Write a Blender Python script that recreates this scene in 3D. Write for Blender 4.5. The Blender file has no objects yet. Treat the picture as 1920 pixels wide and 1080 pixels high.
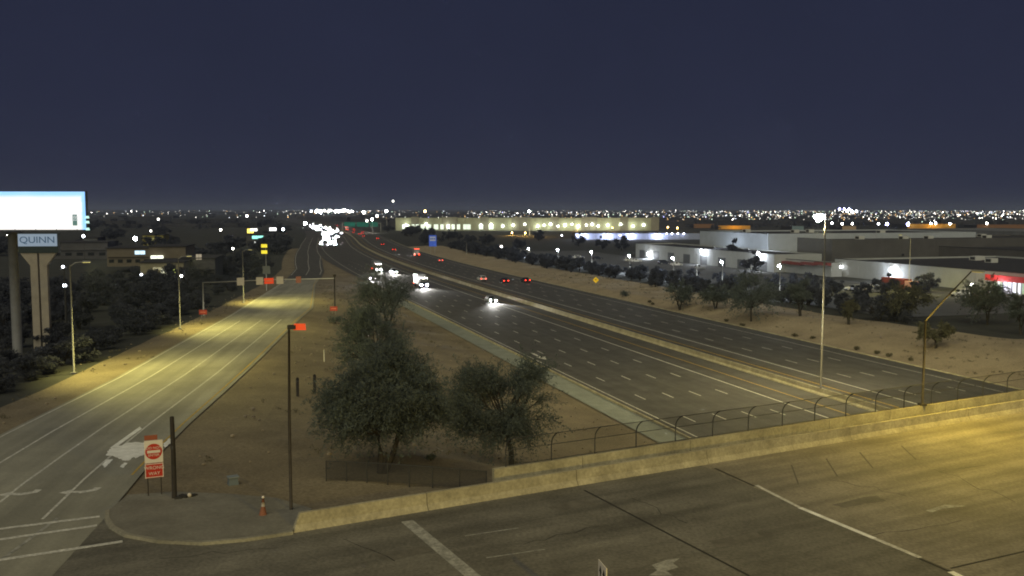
import bpy, math, random
import numpy as np
from mathutils import Vector, noise
random.seed(7); RNG = np.random.default_rng(7)
R = math.radians
scene = bpy.context.scene
C = scene.collection

# ------------------------------------------------------------------ camera
CAM_H, FPX, PITCH = 22.3, 1750.0, math.atan(147 / 1750)
cd = bpy.data.cameras.new('camera'); cam = bpy.data.objects.new('camera', cd); C.objects.link(cam)
cam.location = (0, 0, CAM_H); cam.rotation_euler = (math.pi / 2 - PITCH, 0, 0)
cd.sensor_width = 36; cd.lens = 36 * FPX / 1920; cd.clip_start = 0.5; cd.clip_end = 40000
scene.camera = cam
# ------------------------------------------------------------------ night sky and sky glow
w = bpy.data.worlds.new('World'); scene.world = w; w.use_nodes = True
nt = w.node_tree; nt.nodes.clear()
wo = nt.nodes.new('ShaderNodeOutputWorld'); bg = nt.nodes.new('ShaderNodeBackground')
tc = nt.nodes.new('ShaderNodeTexCoord'); sep = nt.nodes.new('ShaderNodeSeparateXYZ'); ramp = nt.nodes.new('ShaderNodeValToRGB')
nz = nt.nodes.new('ShaderNodeTexNoise'); nz.inputs['Scale'].default_value = 4.0; nz.inputs['Detail'].default_value = 12; nz.inputs['Roughness'].default_value = .78
mx = nt.nodes.new('ShaderNodeMix'); mx.data_type = 'RGBA'; mx.blend_type = 'MULTIPLY'; mx.inputs[0].default_value = 0.6
nr = nt.nodes.new('ShaderNodeValToRGB'); nr.color_ramp.elements[0].color = (.7, .72, .72, 1); nr.color_ramp.elements[1].color = (1.25, 1.22, 1.3, 1)
nt.links.new(tc.outputs['Generated'], sep.inputs[0]); nt.links.new(sep.outputs['Z'], ramp.inputs[0])
nt.links.new(tc.outputs['Generated'], nz.inputs['Vector']); nt.links.new(nz.outputs['Fac'], nr.inputs[0])
nt.links.new(ramp.outputs[0], mx.inputs[6]); nt.links.new(nr.outputs[0], mx.inputs[7])
nt.links.new(mx.outputs[2], bg.inputs[0]); nt.links.new(bg.outputs[0], wo.inputs[0])
cr = ramp.color_ramp
cr.elements[0].position = 0.0; cr.elements[0].color = (.024, .0275, .052, 1)
cr.elements[1].position = 0.35; cr.elements[1].color = (.0165, .0200, .0420, 1)
e = cr.elements.new(0.10); e.color = (.0205, .0240, .0480, 1)
bg.inputs[1].default_value = 1.0
sd = bpy.data.lights.new('sky_glow', 'SUN'); sd.energy = 1.6; sd.angle = R(75); sd.color = (1.0, .92, .62)
so = bpy.data.objects.new('sky_glow', sd); C.objects.link(so); so.rotation_euler = (R(50), 0, R(-14)); so.location = (0, 0, 60)
# ------------------------------------------------------------------ exposure and sampling
vs = scene.view_settings; vs.view_transform = 'Standard'; vs.look = 'None'; vs.exposure = 0; vs.gamma = 1; vs.use_curve_mapping = False
cy = scene.cycles
cy.use_denoising = True; cy.max_bounces = 4; cy.diffuse_bounces = 2; cy.glossy_bounces = 2; cy.transparent_max_bounces = 12
cy.sample_clamp_indirect = .8; cy.sample_clamp_direct = 0; cy.filter_width = 1.9; cy.use_light_tree = True
cy.caustics_reflective = False; cy.caustics_refractive = False
scene.render.film_transparent = False

# ------------------------------------------------------------------ geometry of the place
TH = math.atan(545 / 1756)
U = (-math.sin(TH), math.cos(TH)); N = (math.cos(TH), math.sin(TH))      # along the freeway, and to its right
def ray(px, py):
    u = (px - 960) / FPX; v = -(py - 540) / FPX
    return (u, math.cos(PITCH) + v * math.sin(PITCH), -math.sin(PITCH) + v * math.cos(PITCH))
def at(px, py, z=0.0):
    r = ray(px, py); k = (z - CAM_H) / r[2]; return (r[0] * k, r[1] * k, z)
def atd(px, py, d):
    r = ray(px, py); k = d / r[1]; return (r[0] * k, d, CAM_H + r[2] * k)
def st(x, y): return (U[0] * x + U[1] * y, N[0] * x + N[1] * y)
def lerp(a, b, f): return a + (b - a) * f
def pw(x, pts):
    if x <= pts[0][0]: return pts[0][1]
    for (a, va), (b, vb) in zip(pts, pts[1:]):
        if x <= b: return lerp(va, vb, (x - a) / (b - a))
    return pts[-1][1]
def smooth(f): f = max(0, min(1, f)); return f * f * (3 - 2 * f)
def off(s):                                                             # the freeway bends right, then back
    if s < 271: return 0.0
    if s < 660: return 1.454e-4 * (s - 271) ** 2
    return 22.0 + .113 * 650 * (1 - math.exp(-(s - 660) / 650))
def W(s, t, z=0.0, bend=True):
    q = t + (off(s) if bend else 0)
    return (U[0] * s + N[0] * q, U[1] * s + N[1] * q, z)
TL = [(20, -23.6), (72, -15.2), (98, -10.3), (131, -5.2), (170, .9), (261, 13.4), (300, 18.5), (360, 25), (560, 31), (5000, 31)]
TR = [(20, -10.8), (50, -5.8), (68.5, -3.2), (86.6, .1), (103, 3), (155, 11.6), (181, 16.3), (272, 25.4), (340, 34), (450, 40.6), (600, 42.3), (5000, 42.3)]
def ramp_l(s): return pw(s, TL)
def ramp_r(s): return pw(s, TR)
def ramp_z(s): return pw(s, [(57, 7.0), (307, 0.0)])
def ground_profile(s, t):
    """height of the bare ground, t measured from the bending road axis"""
    zr = ramp_z(s); tl, tr = ramp_l(s), ramp_r(s)
    far = max(0, s - 2600) * .0012
    if t < tl - .2:
        zl = pw(s, [(60, 5.2), (110, 4.6), (320, 0.3), (900, 0)])
        g = zr - .06 if t > tl - 4 else lerp(zr - .06, min(zr, zl) - .05, smooth((tl - 4 - t) / 16))
        if s < 40: g = 6.9
        return g + far
    if t < tr + .2: return zr - .08 + (far if s > 2600 else 0)
    if t < 39.6:
        te = max(tr, pw(s, [(57, 8), (78, tr)])) if s < 78 else tr
        if t <= te or 39.6 - te < .5: return zr - .06
        return lerp(zr - .06, -.06, smooth((t - te) / (39.6 - te))) + far
    if t < 94.6: return -.07 + far
    tcx = pw(s, [(100, 116), (128, 113), (148, 106), (200, 100), (260, 99)]); zc = pw(s, [(130, 2.2), (160, 1.9), (205, 1.1), (270, .7), (500, .3)])
    zl = pw(s, [(150, 1.3), (220, 1.1), (400, .6), (700, .3)])
    if t < tcx: return lerp(-.05, zc, smooth((t - 94.6) / (tcx - 94.6))) + far
    return lerp(zc, zl, smooth((t - tcx) / 14)) + far
def gz(x, y):
    s, t = st(x, y); return ground_profile(s, t - off(s))
def on_ground(px, py):
    """where the line of sight through a point meets the ground"""
    r = ray(px, py); k = 20.0; prev = k
    while k < 9000:
        x, y, z = r[0] * k, r[1] * k, CAM_H + r[2] * k
        if z <= gz(x, y):
            lo, hi = prev, k
            for _ in range(30):
                m = (lo + hi) / 2
                if CAM_H + r[2] * m <= gz(r[0] * m, r[1] * m): hi = m
                else: lo = m
            k = hi; x, y = r[0] * k, r[1] * k
            return (x, y, gz(x, y))
        prev = k; k *= 1.006
    return at(px, py, 0)
# the street on the overpass
F0 = (-10.4, 43.3); EA = R(28.4); E1 = (math.cos(EA), math.sin(EA)); E2 = (-math.sin(EA), math.cos(EA)); DZ = 7.0
def B(a, p, z=DZ): return (F0[0] + E1[0] * a + E2[0] * p, F0[1] + E1[1] * a + E2[1] * p, z)
def bp(px, py, z=DZ):
    x, y, _ = at(px, py, z); dx, dy = x - F0[0], y - F0[1]
    return (dx * E1[0] + dy * E1[1], dx * E2[0] + dy * E2[1])

# ------------------------------------------------------------------ materials
MATS = {}
def mat(name, col, rough=.8, var=.0, scale=4.0, metal=0.0, emit=None, estr=0.0, streak=None, col2=None, bump=0.0, sample=True, alpha=None, spec=.3, fine=0.0, world=True):
    if name in MATS: return MATS[name]
    m = bpy.data.materials.new(name); m.use_nodes = True; n = m.node_tree; b = n.nodes['Principled BSDF']
    b.inputs['Base Color'].default_value = (*col, 1); b.inputs['Roughness'].default_value = rough; b.inputs['Metallic'].default_value = metal
    b.inputs['Specular IOR Level'].default_value = spec
    if emit: b.inputs['Emission Color'].default_value = (*emit, 1); b.inputs['Emission Strength'].default_value = estr
    if alpha is not None: b.inputs['Alpha'].default_value = alpha
    if var or col2 or streak or bump or fine:
        g = n.nodes.new('ShaderNodeNewGeometry') if world else n.nodes.new('ShaderNodeTexCoord')
        src = g.outputs['Position'] if world else g.outputs['Object']
        c2 = col2 or tuple(c * (1 - var) for c in col); c1 = col if col2 else tuple(min(1, c * (1 + var * .6)) for c in col)
        t1 = n.nodes.new('ShaderNodeTexNoise'); t1.inputs['Scale'].default_value = scale; t1.inputs['Detail'].default_value = 8; t1.inputs['Roughness'].default_value = .65
        n.links.new(src, t1.inputs['Vector'])
        rp = n.nodes.new('ShaderNodeValToRGB'); rp.color_ramp.elements[0].position = .32; rp.color_ramp.elements[1].position = .68
        rp.color_ramp.elements[0].color = (*c2, 1); rp.color_ramp.elements[1].color = (*c1, 1)
        n.links.new(t1.outputs['Fac'], rp.inputs[0]); out = rp.outputs[0]
        if streak:                                              # wheel tracks and stains drawn out along the direction of travel
            ang, sx, sy, amt = streak
            mp = n.nodes.new('ShaderNodeMapping'); mp.vector_type = 'TEXTURE'; mp.inputs['Rotation'].default_value = (0, 0, ang); mp.inputs['Scale'].default_value = (1 / sx, 1 / sy, 1)
            n.links.new(src, mp.inputs['Vector'])
            t2 = n.nodes.new('ShaderNodeTexNoise'); t2.inputs['Scale'].default_value = 1.0; t2.inputs['Detail'].default_value = 6
            n.links.new(mp.outputs[0], t2.inputs['Vector'])
            r2 = n.nodes.new('ShaderNodeValToRGB'); r2.color_ramp.elements[0].position = .35; r2.color_ramp.elements[1].position = .66
            r2.color_ramp.elements[0].color = (1 - amt, 1 - amt, 1 - amt, 1); r2.color_ramp.elements[1].color = (1 + amt * .5, 1 + amt * .48, 1 + amt * .45, 1)
            n.links.new(t2.outputs['Fac'], r2.inputs[0])
            mm = n.nodes.new('ShaderNodeMix'); mm.data_type = 'RGBA'; mm.blend_type = 'MULTIPLY'; mm.inputs[0].default_value = 1
            n.links.new(out, mm.inputs[6]); n.links.new(r2.outputs[0], mm.inputs[7]); out = mm.outputs[2]
        if fine:
            t3 = n.nodes.new('ShaderNodeTexNoise'); t3.inputs['Scale'].default_value = 6.0; t3.inputs['Detail'].default_value = 4
            n.links.new(src, t3.inputs['Vector'])
            r3 = n.nodes.new('ShaderNodeValToRGB'); r3.color_ramp.elements[0].position = .3; r3.color_ramp.elements[1].position = .7
            r3.color_ramp.elements[0].color = (1 - fine,) * 3 + (1,); r3.color_ramp.elements[1].color = (1 + fine * .5,) * 3 + (1,)
            n.links.new(t3.outputs['Fac'], r3.inputs[0])
            m3 = n.nodes.new('ShaderNodeMix'); m3.data_type = 'RGBA'; m3.blend_type = 'MULTIPLY'; m3.inputs[0].default_value = 1
            n.links.new(out, m3.inputs[6]); n.links.new(r3.outputs[0], m3.inputs[7]); out = m3.outputs[2]
        n.links.new(out, b.inputs['Base Color'])
        if bump:
            bn = n.nodes.new('ShaderNodeBump'); bn.inputs['Strength'].default_value = bump; bn.inputs['Distance'].default_value = .05
            n.links.new(t1.outputs['Fac'], bn.inputs['Height']); n.links.new(bn.outputs[0], b.inputs['Normal'])
    if emit and not sample: m.cycles.emission_sampling = 'NONE'
    MATS[name] = m; return m
def glow(name, col, s): return mat(name, (.02, .02, .02), .5, emit=col, estr=s, sample=False)
FA = math.atan2(U[1], U[0])
def leaf_mat(name, col):
    m = bpy.data.materials.new(name); m.use_nodes = True; n = m.node_tree; n.nodes.clear()
    o = n.nodes.new('ShaderNodeOutputMaterial'); mx = n.nodes.new('ShaderNodeMixShader'); df = n.nodes.new('ShaderNodeBsdfDiffuse'); tr = n.nodes.new('ShaderNodeBsdfTranslucent')
    g = n.nodes.new('ShaderNodeNewGeometry'); t = n.nodes.new('ShaderNodeTexNoise'); t.inputs['Scale'].default_value = .8; t.inputs['Detail'].default_value = 6; rp = n.nodes.new('ShaderNodeValToRGB')
    rp.color_ramp.elements[0].position = .3; rp.color_ramp.elements[1].position = .7; rp.color_ramp.elements[0].color = tuple(c * .6 for c in col) + (1,); rp.color_ramp.elements[1].color = tuple(c * 1.25 for c in col) + (1,)
    n.links.new(g.outputs['Position'], t.inputs['Vector']); n.links.new(t.outputs['Fac'], rp.inputs[0]); n.links.new(rp.outputs[0], df.inputs[0]); n.links.new(rp.outputs[0], tr.inputs[0])
    mx.inputs[0].default_value = .5; n.links.new(df.outputs[0], mx.inputs[1]); n.links.new(tr.outputs[0], mx.inputs[2]); n.links.new(mx.outputs[0], o.inputs[0]); return m
asphalt = mat('asphalt', (.095, .092, .088), .82, .25, .35, streak=(FA, .012, .75, .17), fine=.2, spec=.25)
ramp_conc = mat('ramp_concrete', (.305, .297, .245), .75, .22, .12, streak=(FA - R(9), .03, .7, .22), fine=.12)
deck_conc = mat('deck_concrete', (.265, .24, .19), .75, .3, .25, streak=(EA, .05, .85, .30), fine=.28)
street_asph = mat('street_asphalt', (.175, .166, .140), .75, .3, .3, streak=(EA, .06, .8, .28), fine=.30)
conc = mat('concrete', (.40, .36, .25), .85, .34, .55, bump=.2, fine=.22)
conc_grey = mat('gutter_concrete', (.25, .27, .24), .85, .2, .5, fine=.1)
dirt = mat('desert_dirt', (.25, .208, .138), .95, .0, .16, col2=(.155, .128, .088), fine=.30, bump=.4)
lit_slope = mat('lit_slope_dirt', (.39, .325, .22), .95, .0, .16, col2=(.27, .22, .15), fine=.3, bump=.4)  # right slope made paler than the dirt, standing in for lamp light
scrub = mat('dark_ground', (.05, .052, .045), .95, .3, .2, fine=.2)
white_paint = mat('white_road_paint', (.62, .61, .56), .6, .3, 3.0, fine=.25)
bright_paint = mat('bright_road_paint', (.9, .9, .84), .5, .25, 1.6)
worn_paint = mat('worn_road_paint', (.36, .355, .32), .7, .45, 2.2, fine=.3)
yellow_paint = mat('yellow_road_paint', (.55, .36, .04), .6, .3, 3.0, fine=.25)
galv = mat('galvanised_steel', (.42, .42, .40), .5, .12, 3.0, metal=.35)
dark_steel = mat('dark_steel', (.06, .06, .06), .55, metal=.3)
brown_steel = mat('weathered_steel', (.045, .038, .032), .7, .25, 4.0)
wood = mat('dark_wood', (.035, .03, .026), .9, .3, 6.0)
bark = mat('bark', (.045, .038, .03), .95, .3, 5.0)
leaf_a = leaf_mat('mesquite_leaf', (.155, .182, .165))
leaf_b = leaf_mat('palo_verde_leaf', (.17, .17, .115))
leaf_c = leaf_mat('dark_hedge_leaf', (.098, .106, .130))
leaf_d = mat('dry_shrub_leaf', (.105, .095, .06), .9, .3, 2.0)
red_sign = mat('red_sign_sheet', (.50, .035, .02), .45)
white_sign = mat('white_sign_sheet', (.72, .66, .60), .45)
orange_red = mat('orange_red_sheet', (.75, .09, .03), .45)
yellow_sign = mat('yellow_sign_sheet', (.85, .55, .02), .45)
blue_sign = mat('blue_sign_sheet', (.05, .13, .62), .45)
green_sign = mat('green_sign_sheet', (.01, .17, .13), .5)
pale_box = mat('pale_cabinet', (.55, .50, .44), .6)
black = mat('black_plastic', (.012, .012, .013), .5)
rubber = mat('tyre_rubber', (.012, .012, .012), .9)
glass = mat('car_glass', (.015, .018, .02), .12, spec=.6)
white_car = mat('white_car_paint', (.65, .65, .64), .3); silver_car = mat('silver_car_paint', (.34, .35, .36), .3, metal=.4)
dark_car = mat('dark_car_paint', (.03, .032, .04), .25); red_car = mat('red_car_paint', (.28, .02, .02), .3); blue_car = mat('blue_car_paint', (.03, .06, .16), .3)

# ------------------------------------------------------------------ mesh helpers
class MB:
    def __init__(s): s.v = []; s.f = []
    def add(s, vs_, fs_):
        o = len(s.v); s.v += [tuple(p) for p in vs_]; s.f += [tuple(i + o for i in q) for q in fs_]; return s
    def box(s, c, d, rz=0.0, taper=1.0):
        x, y, z = d[0] / 2, d[1] / 2, d[2] / 2; ca, sa = math.cos(rz), math.sin(rz); P = []
        for k, zz in ((1, -z), (taper, z)):
            for sx, sy in ((-x, -y), (x, -y), (x, y), (-x, y)):
                a, b = sx * k, sy * k; P.append((c[0] + a * ca - b * sa, c[1] + a * sa + b * ca, c[2] + zz))
        return s.add(P, [(3, 2, 1, 0), (4, 5, 6, 7), (0, 1, 5, 4), (1, 2, 6, 5), (2, 3, 7, 6), (3, 0, 4, 7)])
    def tube(s, pts, rad, n=8, cap=True):
        pts = [Vector(p) for p in pts]; rad = rad if isinstance(rad, (list, tuple)) else [rad] * len(pts); P = []; Fs = []
        for i, p in enumerate(pts):
            d = (pts[min(i + 1, len(pts) - 1)] - pts[max(i - 1, 0)]).normalized()
            a = d.cross(Vector((0, 0, 1))) if abs(d.z) < .95 else d.cross(Vector((0, 1, 0))); a.normalize(); b = d.cross(a).normalized()
            for k in range(n):
                q = 2 * math.pi * k / n; P.append(p + (a * math.cos(q) + b * math.sin(q)) * rad[i])
        for i in range(len(pts) - 1):
            for k in range(n):
                k2 = (k + 1) % n; Fs.append((i * n + k, i * n + k2, (i + 1) * n + k2, (i + 1) * n + k))
        if cap: Fs.append(tuple(range(n))); Fs.append(tuple(range((len(pts) - 1) * n, len(pts) * n))[::-1])
        return s.add(P, Fs)
    def prism(s, poly, z0, z1):
        n = len(poly); zz = (lambda z, p: z(p) if callable(z) else z)
        P = [(p[0], p[1], zz(z0, p)) for p in poly] + [(p[0], p[1], zz(z1, p)) for p in poly]
        return s.add(P, [tuple(range(n))[::-1], tuple(range(n, 2 * n))] + [(i, (i + 1) % n, n + (i + 1) % n, n + i) for i in range(n)])
    def ball(s, c, r, n=8, m=5, sq=(1, 1, 1)):
        P = [(c[0], c[1], c[2] - r * sq[2])]; Fs = []
        for j in range(1, m):
            f = -math.pi / 2 + math.pi * j / m
            for k in range(n):
                q = 2 * math.pi * k / n; P.append((c[0] + r * sq[0] * math.cos(f) * math.cos(q), c[1] + r * sq[1] * math.cos(f) * math.sin(q), c[2] + r * sq[2] * math.sin(f)))
        P.append((c[0], c[1], c[2] + r * sq[2])); L = len(P) - 1
        for k in range(n):
            k2 = (k + 1) % n; Fs.append((0, 1 + k2, 1 + k)); Fs.append((L, 1 + (m - 2) * n + k, 1 + (m - 2) * n + k2))
            for j in range(m - 2): Fs.append((1 + j * n + k, 1 + j * n + k2, 1 + (j + 1) * n + k2, 1 + (j + 1) * n + k))
        return s.add(P, Fs)
    def build(s, name, m, parent=None, shade=False, loc=None, rz=0.0):
        me = bpy.data.meshes.new(name); me.from_pydata(s.v, [], s.f); me.materials.append(m)
        if shade: me.polygons.foreach_set('use_smooth', [True] * len(me.polygons))
        me.update(); o = bpy.data.objects.new(name, me); C.objects.link(o)
        if parent: o.parent = parent
        if loc: o.location = loc
        if rz: o.rotation_euler.z = rz
        return o
def tag(o, label=None, cat=None, group=None, kind=None):
    for k, v in (('label', label), ('category', cat), ('group', group), ('kind', kind)):
        if v: o[k] = v
    return o
def thing(name, label, cat, loc=(0, 0, 0), rz=0.0, group=None):
    o = bpy.data.objects.new(name, None); C.objects.link(o); o.location = loc; o.rotation_euler.z = rz; o.empty_display_size = .5
    return tag(o, label, cat, group)
def struct(mb, name, m, **k): return tag(mb.build(name, m, **k), kind='structure')
def copy_tree(o, parent=None):
    c = o.copy(); C.objects.link(c); c.parent = parent
    for ch in list(o.children): copy_tree(ch, c)
    return c
def sheet(name, m, rows, parent=None, kind=None):
    """rows of points make one surface"""
    n = len(rows[0]); mb = MB(); mb.v = [tuple(p) for r in rows for p in r]
    mb.f = [(i * n + j, i * n + j + 1, (i + 1) * n + j + 1, (i + 1) * n + j) for i in range(len(rows) - 1) for j in range(n - 1)]
    o = mb.build(name, m, parent); fix_up(o)
    return tag(o, kind=kind)
def fix_up(o):
    me = o.data
    if len(me.polygons) and sum(p.normal.z * p.area for p in me.polygons) < 0: me.flip_normals()
def text(body, size, m, parent, loc, rot, name='lettering', extrude=.01, align='CENTER', sx=1.0):
    cu = bpy.data.curves.new(name, 'FONT'); cu.body = body; cu.size = size; cu.align_x = align; cu.align_y = 'CENTER'; cu.extrude = extrude
    tmp = bpy.data.objects.new('tmp', cu); C.objects.link(tmp); bpy.context.view_layer.update()
    me = bpy.data.meshes.new_from_object(tmp.evaluated_get(bpy.context.evaluated_depsgraph_get())); bpy.data.objects.remove(tmp)
    me.materials.clear(); me.materials.append(m)
    o = bpy.data.objects.new(name, me); C.objects.link(o); o.parent = parent; o.location = loc; o.rotation_euler = rot; o.scale.x = sx
    return o
def lamp(kind, name, parent, loc, power, col, rad=.25, spot=150, blend=.6, aim=None):
    ld = bpy.data.lights.new(name, kind); ld.energy = power; ld.color = col; ld.shadow_soft_size = rad
    if kind == 'SPOT': ld.spot_size = R(spot); ld.spot_blend = blend
    o = bpy.data.objects.new(name, ld); C.objects.link(o); o.location = loc
    if parent: o.parent = parent
    if aim is not None: o.rotation_euler = Vector(aim).to_track_quat('-Z', 'Y').to_euler()
    return o
SODIUM = (1.0, .72, .09); LED = (.86, .92, 1.0); WARM = (1.0, .87, .24)

# ------------------------------------------------------------------ ground
S_ROWS = [-120, -60, -20, 10, 30] + list(np.arange(40, 420, 6.0)) + list(np.arange(430, 1000, 25.0)) + [1050, 1150, 1300, 1500, 1800, 2200, 2600, 3500, 5000, 8000, 14000, 24000]
rows = []
for s in S_ROWS:
    tl, tr = ramp_l(s), ramp_r(s); gap = max(39.6 - tr, .6)
    cols = [-16000, -7000, -3000, -1500, -800, -400, -200, -120, -80, tl - 40, tl - 30, tl - 22, tl - 16, tl - 12, tl - 8, tl - 5, tl - 3, tl - 1.5, tl - .25, tl + .3, tr - .3, tr + .25]
    cols = [c for c in cols if c <= tr + .25]; cols = sorted(cols)
    cols += [tr + .25 + (gap - .45) * f for f in (.06, .12, .2, .28, .36, .44, .52, .6, .68, .76, .84, .92, .97)]
    cols += [39.6 if gap > .6 else tr + .7, 60, 80, 94.5, 95.4, 97, 99, 101, 103.5, 106, 109, 112, 116, 121, 128, 140, 160, 200, 260, 350, 500, 800, 1500, 3000, 7000, 16000]
    row = []
    for t in cols:
        z = ground_profile(s, t)
        if (tr + .8 < t < 39 or 96.5 < t < 135 or t < tl - 1.8) and s < 900:
            z += .22 * noise.noise(Vector((s * .11, t * .16, 3.1))) - .06
        row.append(W(s, t, z, bend=s < 6000))
    rows.append(row)
ground = sheet('ground', dirt, rows, kind='structure')
ground.data.materials.append(scrub); ground.data.materials.append(lit_slope)
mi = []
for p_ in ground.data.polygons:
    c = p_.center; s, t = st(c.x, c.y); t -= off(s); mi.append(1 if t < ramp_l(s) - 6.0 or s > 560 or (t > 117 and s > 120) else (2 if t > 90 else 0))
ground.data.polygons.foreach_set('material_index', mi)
# dark scrub soil left of the ramp and town ground far off
def strip_rows(ss, ta, tb, dz, n=2, base=None):
    out = []
    for s in ss:
        a = ta(s) if callable(ta) else ta; b = tb(s) if callable(tb) else tb
        out.append([W(s, lerp(a, b, k / (n - 1)), (base(s) if base else 0) + dz) for k in range(n)])
    return out
# ------------------------------------------------------------------ freeway
FS = [-60, 0, 40, 80, 120, 160, 200, 240, 270] + list(np.arange(290, 800, 20.0)) + list(np.arange(820, 1500, 45.0)) + [1600, 1800, 2100, 2500]
freeway = sheet('freeway', asphalt, strip_rows(FS, lambda s: pw(s, [(300, 42.6), (430, 40)]), 94.4, 0.0, 8), kind='structure')
def stripe(name, m, ss, t, wd, parent, dz=.006, base=None, tf=None):
    f = (lambda s: t) if tf is None else tf
    o = sheet(name, m, strip_rows(ss, lambda s: f(s) - wd / 2, lambda s: f(s) + wd / 2, dz, 2, base), parent=parent); return o
LS = [s for s in FS if 40 <= s <= 1500]
for nm, m_, t_, w_ in (('edge_line', white_paint, 44.15, .16), ('carpool_line', white_paint, 61.7, .24), ('yellow_line', yellow_paint, 64.9, .18),
                       ('yellow_line', yellow_paint, 72.6, .2), ('carpool_line', white_paint, 75.9, .24), ('edge_line', white_paint, 91.0, .15)):
    stripe(nm, m_, LS, t_, w_, freeway)
dash = None
for t_ in (47.2, 50.85, 54.5, 58.15, 79.65, 83.35, 87.05):
    for k in range(26):
        s0 = 74.6 + 12.2 * k + (0 if t_ < 60 else 5.1)
        if s0 > 392: break
        x, y, z = W(s0 + 1.52, t_, .006)
        if dash is None:
            mb = MB(); mb.add([(-1.5, -.085, 0), (1.5, -.085, 0), (1.5, .085, 0), (-1.5, .085, 0)], [(0, 1, 2, 3)]); dash = mb.build('lane_dash', white_paint, freeway)
            o = dash
        else: o = dash.copy(); C.objects.link(o)
        o.location = (x, y, z); o.rotation_euler.z = FA - math.atan(off(s0 + 3) / 6 - off(s0 - 3) / 6)
def arrow_mesh(L, wd):
    mb = MB(); mb.add([(-L / 2, -wd * .14, 0), (L * .1, -wd * .14, 0), (L * .1, wd * .14, 0), (-L / 2, wd * .14, 0)], [(0, 1, 2, 3)])
    mb.add([(L * .1, -wd / 2, 0), (L / 2, 0, 0), (L * .1, wd / 2, 0)], [(0, 1, 2)]); return mb
p = W(133.5, 45.7, .006); arrow_mesh(7.0, 1.7).build('lane_arrow', white_paint, freeway, loc=p, rz=FA + math.pi)
# kerb on the near side, gutter strip, far kerb
KS = [s for s in FS if 40 <= s <= 300]
def sweep(name, m, pts, prof, parent=None):
    """prof: list of (sideways, up) swept along pts"""
    P = [Vector(p) for p in pts]; rws = []
    for i, p in enumerate(P):
        d = P[min(i + 1, len(P) - 1)] - P[max(i - 1, 0)]; d.z = 0; d.normalize(); r = Vector((d.y, -d.x, 0))
        rws.append([p + r * a + Vector((0, 0, b)) for a, b in prof])
    n = len(prof); mb = MB(); mb.v = [tuple(q) for r in rws for q in r]
    mb.f = [(i * n + j, i * n + j + 1, (i + 1) * n + j + 1, (i + 1) * n + j) for i in range(len(rws) - 1) for j in range(n - 1)]
    mb.f += [tuple(range(n)), tuple(range((len(rws) - 1) * n, len(rws) * n))[::-1]]
    return mb.build(name, m, parent)
KERB = [(-.14, -.1), (-.13, .26), (.1, .26), (.16, -.1)]
tag(sweep('kerb', conc, [W(s, 42.9, 0) for s in KS], KERB), kind='structure')
tag(sweep('kerb', conc, [W(s, 94.3, 0) for s in FS if 40 <= s <= 700], [(-.16, -.1), (-.1, .15), (.14, .15), (.15, -.1)]), kind='structure')
struct_gut = sheet('gutter_strip', conc_grey, [[W(s, lerp(39.5, 42.8, k / 3), .02 + .05 * (k - 1.5) ** 2 / 2.25 - .03) for k in range(4)] for s in KS], kind='structure')
# median barrier, one cast length after another
BAR = [(-.32, -.05), (-.30, .09), (-.14, .32), (-.09, .84), (.09, .84), (.14, .32), (.30, .09), (.32, -.05)]
mbar = thing('median_barrier', 'long pale concrete barrier running down the middle of the freeway', 'barrier', (0, 0, 0))
prev = 40.0
for k in range(60):
    nxt = prev + (9.0 if prev < 330 else 30.0)
    ss = [prev + .02, (prev + nxt) / 2, nxt - .02]
    sweep('barrier_segment', conc, [W(s, 68.6, 0) for s in ss], BAR, mbar); prev = nxt
    if prev > 1100: break
# ------------------------------------------------------------------ off ramp
RS = [30, 40, 50, 57, 64, 72, 80, 88, 98, 108, 118, 131, 145, 158, 170, 181, 195, 210, 225, 240, 255, 272, 290, 307, 325, 345, 360, 385, 410, 450, 500, 560, 600, 680, 760, 850, 1000]
rampo = sheet('ramp_road', ramp_conc, strip_rows([s for s in RS if s <= 307], lambda s: ramp_l(s), lambda s: ramp_r(s), .012, 6, ramp_z), kind='structure')
rampo2 = sheet('merge_road', asphalt, strip_rows([s for s in RS if s >= 307], lambda s: ramp_l(s), lambda s: min(ramp_r(s) + .3, pw(s, [(300, 42.4), (430, 39.8)])), .004, 5), kind='structure')
RL = [s for s in RS if 64 <= s <= 158]
for nm, fr, m_, wd in (('lane_line', .265, white_paint, .15), ('lane_line', .52, white_paint, .15), ('lane_line', .765, white_paint, .15)):
    stripe(nm, m_, [s for s in RS if 50 <= s <= 158], 0, wd, rampo, .02, ramp_z, lambda s, fr=fr: lerp(ramp_l(s), ramp_r(s), fr))
stripe('edge_line', yellow_paint, [s for s in RS if 57 <= s <= 307], 0, .12, rampo, .02, ramp_z, lambda s: ramp_r(s) - .5)
stripe('edge_line', white_paint, [s for s in RS if 30 <= s <= 307], 0, .12, rampo, .02, ramp_z, lambda s: ramp_l(s) + .35)
for tt in (lambda s: ramp_l(s) + .5, lambda s: lerp(ramp_l(s), ramp_r(s), .5), lambda s: ramp_r(s) - .8):
    stripe('edge_line', white_paint, [s for s in RS if s >= 325 and s < 800], 0, .16, rampo2, .011, None, tt)
def on_ramp(px, py):
    x, y, z = on_ground(px, py); s, t = st(x, y); z = ramp_z(s); r = ray(px, py)
    for _ in range(8):
        k = (z + .02 - CAM_H) / r[2]; x, y = r[0] * k, r[1] * k; s, t = st(x, y); z = ramp_z(s)
    return (x, y, z + .022)
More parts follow.
